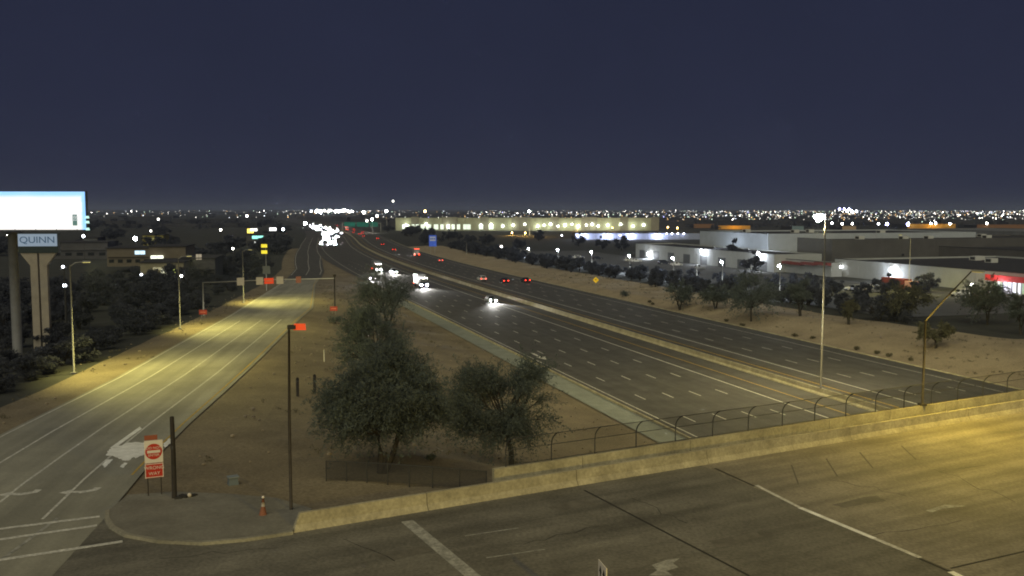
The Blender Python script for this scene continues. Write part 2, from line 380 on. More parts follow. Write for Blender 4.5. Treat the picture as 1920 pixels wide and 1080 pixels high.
for q in ((40, 925, .3), (153, 921, .3), (300, 858, None)):
    if q[2] is None: continue
    x, y, z = on_ramp(q[0], q[1]); mb = MB()
    pts = [(-1.15, .1), (-.55, .5), (-.48, .24), (0, .05), (.5, .15), (.62, .5), (.98, .36), (.78, -.15), (0, -.38), (-.5, -.12), (-.62, -.4)]
    mb.add([(a, b, 0) for a, b in pts], [tuple(range(len(pts)))]); mb.build('turn_arrow', white_paint, rampo, loc=(x, y, z), rz=R(20))
# pale worn paint and the bright stripe beside it, headlight shine put into their white
def pix_patch(name, m, pts, parent, f=on_ramp, dz=0.0):
    mb = MB(); P = [f(*q) for q in pts]; mb.add([(a, b, c + dz) for a, b, c in P], [tuple(range(len(P)))])
    o = mb.build(name, m, parent); fix_up(o); return o
pix_patch('bright_stripe', bright_paint, [(262, 800), (266, 804), (212, 843), (206, 840)], rampo, dz=.01)
patch = [[(205, 842), (240, 830), (272, 829), (274, 846), (262, 850), (250, 855), (240, 864), (228, 862), (214, 856), (198, 854)],
         [(192, 872), (200, 862), (212, 861), (204, 870), (196, 877)], [(225, 876), (232, 868), (239, 868), (231, 878)], [(306, 832), (318, 822), (320, 832), (309, 840)],
         [(243, 853), (262, 845), (276, 846), (276, 851), (254, 860)]]
def ragged(q, seed, amp=3.0):
    rnd = random.Random(seed); out = []
    for a, b in zip(q, q[1:] + q[:1]):
        for k in range(5):
            f = k / 5; out.append((lerp(a[0], b[0], f) + (rnd.uniform(-amp, amp) if k else 0), lerp(a[1], b[1], f) + (rnd.uniform(-amp, amp) * .35 if k else 0)))
    return out
for i, q in enumerate(patch): pix_patch('paint_patch', bright_paint, ragged(q, i + 2, 3.4 if i == 0 else 1.2), rampo, dz=.004 + .004 * i)
# ------------------------------------------------------------------ overpass street and bridge
mb = MB(); mb.prism([B(12, -62)[:2], B(150, -62)[:2], B(150, 2.72)[:2], B(12, 2.72)[:2]], 5.2, DZ - .02)
bridge = struct(mb, 'bridge_deck', conc)
a_joint = 22.0
def panel(name, m, a0, a1, p0, p1, z, parent=None, kind=None):
    mb = MB(); n = 2; mb.add([B(a0, p0, z), B(a1, p0, z), B(a1, p1, z), B(a0, p1, z)], [(0, 1, 2, 3)]); o = mb.build(name, m, parent); return tag(o, kind=kind)
ja = lambda p: 24.7 + .075 * p                                       # the skewed deck joint
mb = MB(); mb.add([B(-70, -62), B(ja(-62), -62), B(ja(0), -.02), B(-70, -.02)], [(0, 1, 2, 3)]); street = struct(mb, 'street', street_asph)
mb = MB(); mb.add([B(ja(-62), -62, DZ + .002), B(150, -62, DZ + .002), B(150, -.02, DZ + .002), B(ja(0), -.02, DZ + .002)], [(0, 1, 2, 3)]); deck2 = tag(mb.build('bridge_street', deck_conc), kind='structure')
panel('sidewalk', conc_grey, 4.2, 150, .3, 2.4, DZ + .12, kind='structure')
# joints, stop bars and lane lines on the street
def pix_line(name, m, a, b, wd, parent, dz=.008):
    A = Vector(at(*a, DZ)); Bq = Vector(at(*b, DZ)); d = (Bq - A).normalized(); r = Vector((-d.y, d.x, 0)) * wd / 2; u = Vector((0, 0, dz))
    mb = MB(); n = max(1, int((Bq - A).length / 2)); rw = []
    for k in range(n + 1):
        c = A.lerp(Bq, k / n); rw += [c - r + u, c + r + u]
    mb.add(rw, [(2 * k, 2 * k + 2, 2 * k + 3, 2 * k + 1) for k in range(n)]); o = mb.build(name, m, parent); fix_up(o); return o
tar = mat('joint_tar', (.035, .033, .03), .8)
pix_line('deck_joint', tar, (1095, 919), (1405, 1080), .13, street)
pix_line('deck_joint', tar, (1340, 878), (1415, 912), .16, deck2, .006)
pix_line('deck_joint', tar, (1720, 1046), (1790, 1076), .16, deck2, .006)
pix_line('stop_bar', white_paint, (1418, 910), (1500, 952), .22, deck2, .010)
pix_line('stop_bar', bright_paint, (1500, 952), (1640, 1010), .30, deck2, .010)
pix_line('stop_bar', white_paint, (1640, 1010), (1726, 1046), .26, deck2, .010)
pix_line('stop_bar', bright_paint, (1782, 1072), (1830, 1096), .34, deck2, .010)
pix_line('stop_bar', worn_paint, (763, 977), (905, 1096), .62, street, .010)
pix_line('lane_line', worn_paint, (872, 1005), (972, 990), .1, street); pix_line('lane_line', worn_paint, (912, 1046), (1022, 1030), .1, street)
pix_line('deck_joint', tar, (1782, 1066), (1930, 1032), .12, deck2, .006)
for q in (((1484, 872), (1497, 908)), ((1549, 860), (1570, 893)), ((1612, 848), (1637, 878)), ((1690, 836), (1718, 862)), ((1790, 880), (1850, 872))):
    pix_line('deck_seam', mat('seam_dark', (.10, .09, .075), .8), q[0], q[1], .09, deck2, .005)
rc = random.Random(33)
for (x0, y0, x1, y1, par) in ((980, 1020, 1120, 985, street), (1180, 930, 1290, 985, street), (640, 1010, 740, 1050, street), (1560, 900, 1700, 930, deck2), (1600, 1010, 1800, 975, deck2), (1750, 880, 1900, 940, deck2), (300, 1045, 520, 1028, street)):
    q = [(x0 + (x1 - x0) * k / 7 + rc.uniform(-5, 5), y0 + (y1 - y0) * k / 7 + rc.uniform(-4, 4)) for k in range(8)]
    for a, b in zip(q, q[1:]): pix_line('crack', tar, a, b, rc.uniform(.03, .06), par, .007)
stain = mat('oil_stain', (.145, .135, .112), .7, .3, 1.5)
def street_pt(px, py): x, y, z = at(px, py, DZ); return (x, y, DZ + .012)
pix_patch('turn_arrow', worn_paint, [(1222, 1060), (1250, 1050), (1275, 1047), (1262, 1056), (1272, 1064), (1250, 1071), (1262, 1080), (1215, 1080), (1232, 1070)], street, street_pt)
for i, q in enumerate(([(1030, 950), (1090, 938), (1120, 944), (1050, 960)], [(1560, 945), (1640, 930), (1660, 938), (1585, 954)], [(700, 1040), (790, 1022), (812, 1032), (725, 1052)], [(1330, 1015), (1420, 998), (1432, 1006), (1350, 1026)])):
    pix_patch('stain', stain, [(a + rc.uniform(-4, 4), b + rc.uniform(-2, 2)) for p0, p1 in zip(q, q[1:] + q[:1]) for a, b in [(lerp(p0[0], p1[0], f), lerp(p0[1], p1[1], f)) for f in (0, .25, .5, .75)]], deck2 if i == 1 else street, street_pt, -.006)
pix_patch('turn_arrow', worn_paint, [(1735, 958), (1770, 947), (1815, 949), (1768, 954), (1748, 961)], deck2, street_pt, .004)
# crosswalk and limit lines across the mouth of the ramp
for a, b, wd in (((-60, 1000), (187, 969), .3), ((-60, 1021), (182, 986), .3), ((-60, 1060), (230, 1016), .32)):
    o = pix_line('crosswalk_line', white_paint, a, b, wd, rampo, .026)
stripe('limit_line', worn_paint, [40, 44, 50], 0, .2, rampo, .022, ramp_z, lambda s: lerp(ramp_l(s), ramp_r(s), .82) - (50 - s) * .1)
ap = [(-260, 1010), (0, 940), (190, 957), (203, 962), (204, 976), (214, 991), (241, 1006), (300, 1017), (380, 1021), (460, 1014), (550, 1001), (575, 1040), (-260, 1190)]
mb = MB(); mb.add([at(*q, DZ + .004) for q in ap], [tuple(range(len(ap)))]); o = mb.build('ramp_mouth', street_asph); fix_up(o); tag(o, kind='structure')
# corner island with kerb
kpts = [(240, 932), (205, 960), (205, 975), (214, 990), (240, 1005), (300, 1016), (380, 1020), (460, 1013), (548, 1000)]
kp = [at(*q, DZ) for q in kpts]
back = [at(*q, DZ) for q in ((585, 958), (520, 938), (430, 930), (330, 926))]
mb = MB(); mb.prism([q[:2] for q in kp] + [q[:2] for q in back], DZ - .1, DZ + .13); corner = struct(mb, 'corner_pavement', mat('corner_concrete', (.20, .19, .16), .9, .25, .6, fine=.15))
tag(sweep('kerb', mat('kerb_concrete', (.27, .255, .205), .9, .3, .8, fine=.2), [(a, b, DZ) for a, b, _ in kp[1:]], [(-.02, 0), (-.01, .15), (.2, .15), (.22, 0)]), kind='structure')
# ------------------------------------------------------------------ bridge barriers
PAR = [(-.22, 0), (-.17, .10), (-.05, .30), (0, .84), (.2, .84), (.2, 0)]
def wall(name, label, a0, a1, p, joints, prof, sloped=False, z=DZ):
    t = thing(name, label, 'barrier', B(a0, p, z), EA); edges = [a0] + joints + [a1]
    for i, (q0, q1) in enumerate(zip(edges, edges[1:])):
        mb = MB(); n = len(prof); x0, x1 = q0 - a0 + (.02 if i else 0), q1 - a0 - .02
        P = []
        for x, first in ((x0, i == 0), (x1, False)):
            for (yy, zz) in prof: P.append((x + (zz * .42 if first and sloped else 0), yy, zz))
        mb.add(P, [tuple(range(n)), tuple(range(n, 2 * n))[::-1]] + [(j, j + n, (j + 1) % n + n, (j + 1) % n) for j in range(n)])
        mb.build('wall_panel', conc, t)
    return t
fj = [bp(800, 955)[0], bp(1095, 916)[0], bp(1337, 873)[0]]; q = fj[-1]
while q < 130: q += 12.2; fj.append(q)
wall('bridge_barrier', 'smooth concrete barrier with sloped end along the street edge', 0, 150, .1, fj, PAR, True)
oj = [bp(1100, 885)[0], bp(1294, 850)[0]]; q = oj[-1]
while q < 130: q += 6.1; oj.append(q)
wall('bridge_parapet', 'outer concrete parapet carrying the curved fence on the overpass', 12.0, 150, 2.4, oj, [(0, -1.6), (0, .84), (.28, .84), (.28, -1.6)])
# ------------------------------------------------------------------ curved fence
fence = thing('curved_fence', 'dark chain link fence with inward curving posts along the overpass', 'fence', B(12, 2.55, DZ + .84), EA)
link = mat('chain_link', (.05, .05, .048), .6, alpha=.2)
crv = [(0, 0), (0, .55), (0, .95), (-.06, 1.2), (-.2, 1.42), (-.42, 1.62), (-.66, 1.76)]
proto = None
for k in range(34):
    x = .8 + 3.0 * k
    if proto is None:
        mb = MB(); mb.tube([(0, a, b) for a, b in crv], [.036] * 7, 6); proto = mb.build('fence_post', dark_steel, fence); o = proto
    else: o = proto.copy(); C.objects.link(o)
    o.location = (x, 0, 0)
    mb = MB(); P = [(x + d, a, b) for d in (.05, 2.95) for a, b in crv]; mb.add(P, [(j, j + 1, j + 8, j + 7) for j in range(6)]); mb.build('mesh_panel', link, fence)
for a, b in ((0, .06), (0, .93), (-.66, 1.76)):
    mb = MB(); mb.tube([(.8, a, b), (99.8, a, b)], .022, 6); mb.build('fence_rail', dark_steel, fence)

# low fence left of the parapet, its dark mesh standing in for shade
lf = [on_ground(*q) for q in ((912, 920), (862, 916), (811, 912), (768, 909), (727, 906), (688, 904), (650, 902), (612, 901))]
low = thing('low_shade_fence', 'low fence on the dirt left of the parapet end, dark mesh standing in for shade', 'fence', lf[0])
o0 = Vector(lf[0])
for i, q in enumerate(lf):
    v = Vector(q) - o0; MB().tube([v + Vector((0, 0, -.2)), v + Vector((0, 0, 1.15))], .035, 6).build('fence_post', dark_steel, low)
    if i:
        u_ = Vector(lf[i - 1]) - o0; mb = MB(); mb.add([u_ + Vector((0, 0, .05)), v + Vector((0, 0, .05)), v + Vector((0, 0, 1.1)), u_ + Vector((0, 0, 1.1))], [(0, 1, 2, 3)]); mb.build('mesh_panel', mat('shade_mesh', (.03, .03, .034), .7, alpha=.5), low)
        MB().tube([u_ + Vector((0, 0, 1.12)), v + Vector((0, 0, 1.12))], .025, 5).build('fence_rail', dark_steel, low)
# ------------------------------------------------------------------ street lamps
def street_lamp(name, label, base, h, arm_vec, head_up, col, power, m=galv, r=.11, lit=True, group=None, head_glow=2.0, spot=150, knee=None, aim=(0, 0, -1)):
    t = thing(name, label, 'street lamp', base, 0, group)
    mb = MB(); mb.box((0, 0, .06), (.5, .5, .12)); mb.build('base_plate', m, t)
    if knee: mb = MB(); mb.tube([(0, 0, .1), (0, 0, h * .5), (0, 0, h)], [r, r * .9, r * .75], 8)
    else: mb = MB(); mb.tube([(0, 0, .1), (0, 0, h * .5), (0, 0, h)], [r, r * .82, r * .62], 8)
    mb.build('pole', m, t, True)
    a = Vector(arm_vec); top = Vector((0, 0, h)); tip = top + a + Vector((0, 0, head_up))
    mb = MB(); mb.tube([top - Vector((0, 0, .15)), top + a * .45 + Vector((0, 0, head_up * (.45 if knee else .75))), tip], [r * .6, r * .55, r * .45], 6); mb.build('arm', m, t, True)
    d = Vector((a.x, a.y, 0)); d = d.normalized() if d.length > .01 else Vector((1, 0, 0)); az = math.atan2(d.y, d.x); hc = tip + d * .45
    mb = MB(); mb.box((0, 0, .03), (.95, .38, .14), 0, .75); hd = mb.build('lamp_head', mat('lamp_housing', (.2, .2, .19), .5), t, loc=hc, rz=az)
    mb = MB(); mb.box((0, 0, 0), (.7, .28, .03)); mb.build('lens', glow(name + '_lens', col, head_glow), hd, loc=(0, 0, -.06))
    if power: lamp('SPOT', 'lamp_light', t, hc - Vector((0, 0, .25)), power, col, .25, spot, .5, aim)
    return t
# over the bridge: base on the parapet, bent arm reaching over the street
pb = B(bp(1740, 762, DZ + .84)[0], 2.55, DZ + .84)
dcam = pb[1] - 0
tipd = 3.6; hv = (-E2[0] * tipd, -E2[1] * tipd)
def z_at(py, d): return CAM_H + ray(960, py)[2] / ray(960, py)[1] * d
knee_z = z_at(598, pb[1]) - pb[2]; head_z = z_at(508, pb[1] - E2[1] * tipd) - pb[2]
street_lamp('bridge_street_lamp', 'weathered lamp post on the overpass parapet, bent arm over the street', pb, knee_z, (hv[0], hv[1], 0), head_z - knee_z, SODIUM, 8800, m=brown_steel, r=.10, head_glow=.6, spot=160, knee=True)
ob = B(6, -47)
street_lamp('bridge_street_lamp', 'street lamp on the near side of the overpass, outside the picture', ob, 11.0, (E2[0] * 2.4, E2[1] * 2.4, 0), .7, SODIUM, 21000, m=brown_steel, r=.13, head_glow=3, spot=165, aim=(E2[0] * 1.1, E2[1] * 1.1, -1))
# tall median mast with a blazing lamp
mx_, my_, _ = W(95.1, 68.5)
mbase = (mx_, my_, .84); mh = z_at(401, my_) - .84
t = thing('median_light_mast', 'tall slim mast in the freeway median with one blazing lamp on top', 'light mast', mbase)
MB().tube([(0, 0, 0), (0, 0, mh * .3), (0, 0, mh * .3)], [.15, .13, .13], 10).build('lower_pole', mat('mast_dark', (.09, .085, .08), .6, metal=.2), t, True)
MB().tube([(0, 0, mh * .3), (0, 0, mh)], [.12, .08], 10).build('upper_pole', mat('mast_grey', (.13, .13, .13), .6, metal=.2), t, True)
MB().tube([(0, 0, mh - .3), (-.35, 0, mh - .05), (-.75, 0, mh)], .05, 6).build('arm', galv, t)
hd = MB().box((0, 0, .1), (.7, .5, .3), 0, .7).build('lamp_head', mat('lamp_housing', (.2, .2, .19), .5), t, loc=(-.8, 0, mh))
MB().ball((0, 0, 0), .44, 12, 7, (1, 1, .8)).ball((-.42, 0, .12), .2).ball((.36, 0, .16), .22).ball((-.1, 0, -.38), .16).build('lens', glow('mast_lens', (1, .97, .9), 400), hd, loc=(0, -.05, -.45))
lamp('SPOT', 'lamp_light', t, (-.85, 0, mh - 1.3), 23000, (1, .84, .36), .3, 165, .4, (0, 0, -1))
def far_mast(px, ytop, d, label, power, col=(1, .9, .7), rad=.45):
    x, y, zt = atd(px, ytop, d); z0 = gz(x, y); h = zt - z0
    t = thing('light_mast', label, 'light mast', (x, y, z0))
    MB().tube([(0, 0, 0), (0, 0, h)], [.26, .18], 8).build('pole', galv, t, True)
    MB().box((-.2, 0, h + .25), (1.6, .8, .3)).build('lamp_head', mat('lamp_housing', (.2, .2, .19), .5), t)
    MB().ball((-.3, -.2, h - .1), rad, 8, 5).build('lens', glow('far_mast_lens', (1, .98, .92), 60), t)
    if power: lamp('SPOT', 'lamp_light', t, (-.3, 0, h - 1), power, col, .4, 165, .4, (0, 0, -1))
far_mast(993, 396, 820, 'tall white lamp mast before the long lit warehouse', 26000, (1, .82, .5), .9)
far_mast(725, 396, 1150, 'bright high lamp standing over the far end of the freeway', 0, rad=1.4)
far_mast(698, 411, 900, 'lower bright lamp above the dim green gantry sign', 30000, rad=1.1)
# ramp lamp posts
for (bx_, by_), ty, lb, pw_ in (((139, 700), 497, 'nearest tall lamp post on the dark left side of the ramp', 14000),
                                ((338, 617), 484, 'second tall lamp post left of the ramp, amid the dark trees', 12500),
                                ((457, 568), 471, 'third lamp post left of the ramp, rising behind the signal gantry', 14500)):
    x, y, z = on_ground(bx_, by_); h = z_at(ty, y) - z
    street_lamp('ramp_street_lamp', lb, (x, y, z), h, (N[0] * 1.1, N[1] * 1.1, 0),   .3, WARM, pw_, m=mat('pole_grey', (.24, .24, .235), .6, .15, 2), r=.1, head_glow=1.2, spot=150, aim=(N[0] * .95, N[1] * .95, -1))
# thin poles right of the freeway
for px, yb, ytop, lb in ((1306, 537, 478, 'slim grey pole beyond the desert slope, left of the large tree'), (875, 477, 455, 'short pole beside the far right shoulder of the freeway')):
    x, y, z = on_ground(px, yb); h = z_at(ytop, y) - z
    t = thing('utility_pole', lb, 'pole', (x, y, z)); MB().tube([(0, 0, 0), (0, 0, h)], [.12, .09], 8).build('pole', galv, t, True); MB().box((0, 0, .1), (.5, .5, .2)).build('footing', conc, t)
    MB().box((0, 0, h + .06), (.22, .22, .12)).build('cap', dark_steel, t)
x, y, z = on_ground(1704, 545); h = z_at(446, y) - z
street_lamp('lot_street_lamp', 'tall grey lamp post behind the desert trees with its arm to the left', (x, y, z), h, (-2.4, -.3, 0), .8, WARM, 9000, head_glow=2)

# ------------------------------------------------------------------ trees
def quads(name, m, parent, V):
    count = len(V) // 4
    me = bpy.data.meshes.new(name); me.vertices.add(count * 4); me.vertices.foreach_set('co', V.ravel().astype(np.float32))
    me.loops.add(count * 4); me.loops.foreach_set('vertex_index', np.arange(count * 4, dtype=np.int32))
    me.polygons.add(count); me.polygons.foreach_set('loop_start', np.arange(0, count * 4, 4, dtype=np.int32)); me.polygons.foreach_set('loop_total', np.full(count, 4, dtype=np.int32))
    me.materials.append(m); me.update(calc_edges=True); o = bpy.data.objects.new(name, me); C.objects.link(o)
    if parent: o.parent = parent
    return o
def leaves(name, m, parent, centres, radii, count, L, Wd, flat=.6, droop=.3):
    c = np.array(centres); r = np.array(radii); wts = r ** 2; idx = RNG.choice(len(c), count, p=wts / wts.sum())
    d = RNG.normal(size=(count, 3)); d /= np.linalg.norm(d, axis=1)[:, None]
    rad = RNG.random(count) ** .55 * (1 + .35 * RNG.random(count)); p = c[idx] + d * (rad * r[idx])[:, None] * np.array([1, 1, flat])
    a = RNG.normal(size=(count, 3)) + d * .9; a[:, 2] -= droop; a /= np.linalg.norm(a, axis=1)[:, None]
    b = np.cross(a, RNG.normal(size=(count, 3))); b /= np.linalg.norm(b, axis=1)[:, None]
    l = L * (0.6 + .8 * RNG.random(count))[:, None] / 2; w_ = Wd * (0.6 + .8 * RNG.random(count))[:, None] / 2
    V = np.stack([p - a * l, p + b * w_, p + a * l, p - b * w_], 1).reshape(-1, 3)
    return quads(name, m, parent, V)
def twig_leaves(name, m, parent, starts, centre, rx, count, L, Wd, seed, per=26):
    """leaves strung along thin arching twigs"""
    rng = np.random.default_rng(seed); nt_ = max(8, count // per); c = np.array(starts)[rng.integers(0, len(starts), nt_)] + rng.normal(size=(nt_, 3)) * rx * .10
    o_ = c - np.array(centre); o_ /= (np.linalg.norm(o_, axis=1)[:, None] + 1e-6); d = o_ * 1.1 + rng.normal(size=(nt_, 3)) * .55; d[:, 2] += .35; d /= np.linalg.norm(d, axis=1)[:, None]
    ln = rx * rng.uniform(.18, .48, nt_); u = rng.random((nt_, per)); p = c[:, None] + d[:, None] * (ln[:, None] * u)[..., None]; p[..., 2] -= (u ** 2) * ln[:, None] * rng.uniform(.15, .7, nt_)[:, None]
    p = (p + rng.normal(size=p.shape) * rx * .018).reshape(-1, 3); n_ = len(p)
    a = np.repeat(d, per, 0) * .8 + rng.normal(size=(n_, 3)) * .7; a /= np.linalg.norm(a, axis=1)[:, None]; b = np.cross(a, rng.normal(size=(n_, 3))); b /= np.linalg.norm(b, axis=1)[:, None]
    k = rng.uniform(.4, 1.7, n_)[:, None]; V = np.stack([p - a * L * k / 2, p + b * Wd * k / 2, p + a * L * k / 2, p - b * Wd * k / 2], 1).reshape(-1, 3)
    return quads(name, m, parent, V)
def tree(label, base, h, rx, n_leaf, L, Wd, m, name='desert_tree', cat='tree', trunk_h=.28, lean=(0, 0), stems=2, group=None, flat=.75, clumps=26, seed=0, low=.34, tr=.16, offs=(0, 0), up=.2):
    rnd = random.Random(seed * 7 + 3); t = thing(name, label, cat, base, 0, group); mb = MB(); cs = []; rs = []
    cc = Vector((lean[0] + offs[0], lean[1] + offs[1], h * (low + (1 - low) * .5))); rz = h * (1 - low) * .5
    tips = []
    for k in range(clumps):
        for _ in range(30):
            d = Vector((rnd.uniform(-1, 1), rnd.uniform(-1, 1), rnd.uniform(-1, 1)))
            if .35 < d.length < 1: break
        cr_ = rnd.uniform(.12, .34) * rx; kx = max(.2, .98 - cr_ / rx * .5)
        p = cc + Vector((d.x * rx * kx, d.y * rx * kx, d.z * rz * kx + (1 - d.x ** 2 - d.y ** 2) * rz * up)); tips.append(p); cs.append(tuple(p)); rs.append(cr_)
    forks = []
    for i in range(stems):
        an = 2 * math.pi * i / stems + rnd.random(); sp = rx * (.10 if stems > 1 else 0)
        f = Vector((lean[0] * .6 + math.cos(an) * sp * 1.6, lean[1] * .6 + math.sin(an) * sp * 1.6, h * trunk_h)); m1 = f * .5 + Vector((rnd.uniform(-.2, .2), rnd.uniform(-.2, .2), 0)); m1.z = f.z * .5
        mb.tube([(math.cos(an) * .1, math.sin(an) * .1, -.25), tuple(m1), tuple(f)], [tr * 1.25, tr, tr * .8], 7); forks.append(f)
    mb.build('trunk', bark, t, True)
    mb = MB()
    for p in tips:
        f = min(forks, key=lambda q: (q - p).length + rnd.random()); mid = f.lerp(p, .55) + Vector((rnd.uniform(-.3, .3), rnd.uniform(-.3, .3), rnd.uniform(0, .4)))
        mb.tube([f, mid, p], [tr * .42, tr * .26, .02], 5, False)
        for _ in range(2):
            e = p + Vector((rnd.uniform(-1, 1), rnd.uniform(-1, 1), rnd.uniform(-.3, .9))) * rx * .2; mb.tube([mid.lerp(p, .6), e], [tr * .16, .012], 4, False)
    mb.build('limbs', bark, t)
    if n_leaf >= 4000:
        leaves('crown', m, t, cs, rs, int(n_leaf * .42), L * .9, Wd, flat); twig_leaves('twig_foliage', m, t, cs, tuple(cc), rx, int(n_leaf * .6), L * .8, Wd * .8, seed)
    else: leaves('crown', m, t, cs, rs, n_leaf, L, Wd, flat)
    return t
# the four big trees between ramp and freeway
def tree_px(px, py, ytop, halfw, **k):
    b = on_ground(px, py); d = b[1]; return b, z_at(ytop, d) - b[2], halfw * d / FPX
b, h, rx = tree_px(716, 884, 655, 140); tree('largest spreading mesquite tree with dark bent trunks between ramp and freeway', b, h * 1.0, rx * .93, 64000, .24, .055, leaf_a, lean=(.6, 1.0), seed=1, clumps=60, low=.06, tr=.17, stems=2, offs=(-.6, 0))
b, h, rx = tree_px(957, 872, 680, 108); tree('round dark mesquite standing alone right of the largest tree, just behind the overpass', b, h, rx, 56000, .22, .05, leaf_a, lean=(-.35, 0), seed=5, clumps=48, low=.12, tr=.19, stems=1, trunk_h=.30, offs=(-.35, 0))
b, h, rx = tree_px(700, 722, 573, 74); tree('green mesquite behind the largest tree, middle of the three in a row', b, h, rx, 28000, .27, .07, leaf_a, seed=9, clumps=44, low=.02, tr=.17)
b, h, rx = tree_px(728, 612, 515, 68); tree('farthest tree of the row, with glaring headlights right above it', b, h, rx, 24000, .32, .085, leaf_a, seed=12, clumps=44, low=.04, tr=.2, offs=(-1.5, 0))
# trees on the desert slope to the right
RT = [(1275, 581, 533, 32, 'small round tree at the left end of the desert slope'), (1342, 578, 535, 32, 'low tree behind and left of the slope\'s big spreading tree'),
      (1408, 603, 517, 62, 'big spreading tree on the desert slope with a thick short trunk'), (1500, 592, 526, 32, 'upright tree just left of the tall median mast'),
      (1591, 608, 560, 18, 'small pale bush tree just right of the tall median mast'), (1700, 604, 540, 48, 'wide pale tree left of the bent overpass lamp arm'),
      (1755, 652, 605, 33, 'low tree behind the overpass lamp post, lowest on the slope'), (1852, 608, 528, 52, 'dense tree near the right edge below the lit shopfront'),
      (1915, 628, 545, 30, 'tree cut off by the right edge of the picture')]
for i, (px, yb, yt, hw, lb) in enumerate(RT):
    b, h, rx = tree_px(px, yb, yt, hw); tree(lb, b, h, rx, 5200 if hw < 40 else 9500, .42, .14, leaf_b if i in (4, 5, 6) else leaf_a, seed=20 + i, clumps=22 if hw < 40 else 34, low=.22, tr=.16, stems=1 if i == 2 else 2, group='trees on the desert slope')
def shrub(px, py, hw, lb, grp='low shrubs on bare dirt', m=leaf_d, k=1.0):
    b = on_ground(px, py); r = hw * b[1] / FPX; t = thing('shrub', lb, 'shrub', b, 0, grp); rnd = random.Random(px)
    mb = MB()
    for _ in range(7): mb.tube([(0, 0, -.05), (rnd.uniform(-1, 1) * r, rnd.uniform(-1, 1) * r, r * rnd.uniform(.6, 1.1))], [.03, .01], 4, False)
    mb.build('stems', bark, t); cs = [(rnd.uniform(-.6, .6) * r, rnd.uniform(-.6, .6) * r, r * rnd.uniform(.25, .75)) for _ in range(8)]
    leaves('foliage', m, t, cs, [r * .5] * 8, 600, max(.16, r * .22) * k, max(.06, r * .08) * k, .8)
for px, py, hw, lb in ((1173, 555, 11, 'lone dark shrub left of the slope trees, right of the yellow sign'), (1218, 567, 4, 'tiny shrub, upper of two left of the small round tree'), (1224, 571, 4, 'tiny shrub, lower of two left of the small round tree'),
                       (1490, 631, 6, 'small shrub low on the slope, just left of the median mast'), (1524, 635, 5, 'tiny shrub touching the median mast low on the slope'), (1606, 656, 7, 'shrub low on the slope, first right of the median mast'),
                       (1645, 663, 6, 'shrub low on the slope, second right of the median mast'), (1667, 668, 6, 'shrub low on the slope, third right of the median mast'), (1708, 676, 5, 'shrub low on the slope just left of the overpass lamp post'),
                       (629, 606, 14, 'dark bush left of the tree row beside the ramp'), (808, 862, 9, 'small dark shrub between the trunks of the two nearest trees'), (1392, 612, 6, 'low bush at the foot of the slope\'s big tree'), (1362, 603, 5, 'low bush left of the slope\'s big tree')):
    shrub(px, py, hw, lb, m=leaf_a if hw > 8 else leaf_d)
# dry weeds and stones strewn over the dirt
rc = random.Random(21); wc = []; stones = MB()
def dirt_spot():
    while True:
        if rc.random() < .5: s = rc.uniform(55, 270); t = rc.uniform(ramp_r(s) + 1.5, 38.5)
        elif rc.random() < .8: s = rc.uniform(90, 300); t = rc.uniform(96.5, 116)
        else: s = rc.uniform(60, 230); t = ramp_l(s) - rc.uniform(1, 7)
        x, y, _ = W(s, t); a_, p_ = (x - F0[0]) * E1[0] + (y - F0[1]) * E1[1], (x - F0[0]) * E2[0] + (y - F0[1]) * E2[1]
        if p_ > 3.2: return x, y, gz(x, y) + .1
for k in range(420):
    x, y, z = dirt_spot(); wc += [(x + rc.gauss(0, .5), y + rc.gauss(0, .5), z) for _ in range(rc.choice((1, 1, 2, 4)))]
tag(leaves('dry_weeds', leaf_d, None, wc, [.28] * len(wc), 15000, .2, .05, .55, -.6), 'scattered dry weeds on the bare dirt', 'weeds', kind='stuff')
for k in range(1100):
    x, y, z = dirt_spot(); r_ = rc.uniform(.05, .2); stones.ball((x, y, z - .02), r_, 5, 3, (1, rc.uniform(.6, 1), .6))
tag(stones.build('loose_stones', mat('loose_stone', (.26, .22, .17), .95, .4, .7)), 'loose stones strewn over the bare dirt', 'stones', kind='stuff')
# dark trees left of the ramp, hedge along the lot: alike shapes shared by many
def mass(n, spots, proto_args, label, group, name='dark_tree'):
    protos = []
    for i, (x, y, z, h, rx) in enumerate(spots):
        if len(protos) < 3:
            t = tree(label, (x, y, z), proto_args['h'], proto_args['rx'], proto_args['n'], proto_args['L'], proto_args['W'], proto_args['m'], name=name, seed=60 + i + n, clumps=18, low=proto_args.get('low', .05), tr=.15, group=group); protos.append(t)
        else: t = copy_tree(random.choice(protos))
        t.location = (x, y, z); t.rotation_euler.z = random.uniform(0, 6.28); t.scale = (rx / proto_args['rx'],) * 2 + (h / proto_args['h'],)
spots = []
for s0 in np.arange(84, 430, 9.5):
    for d in (9, 17, 27, 40):
        s = s0 + random.uniform(-4, 4); t_ = ramp_l(s) - d - random.uniform(0, 7)
        if s < 135 and d < 12: t_ -= 4
        x, y, z = W(s, t_); z = gz(x, y) - .2; h = random.uniform(3.2, 6.5) * (1 if d > 10 else .6)
        px = 960 + FPX * x / y
        if px < -160 or px > 620: continue
        if y < 128 and d >= 17 and px < 320: h = min(h, 3.6)
        spots.append((x, y, z, h, h * random.uniform(.6, .85)))
for s0 in np.arange(72, 200, 5.0):
    s = s0 + random.uniform(-2, 2); x, y, z = W(s, ramp_l(s) - random.uniform(8.5, 12)); h = random.uniform(1.6, 3.4)
    if not (abs(960 + FPX * x / y - 139) < 14 or abs(960 + FPX * x / y - 338) < 10): spots.append((x, y, gz(x, y) - .15, h, h * random.uniform(.8, 1.2)))
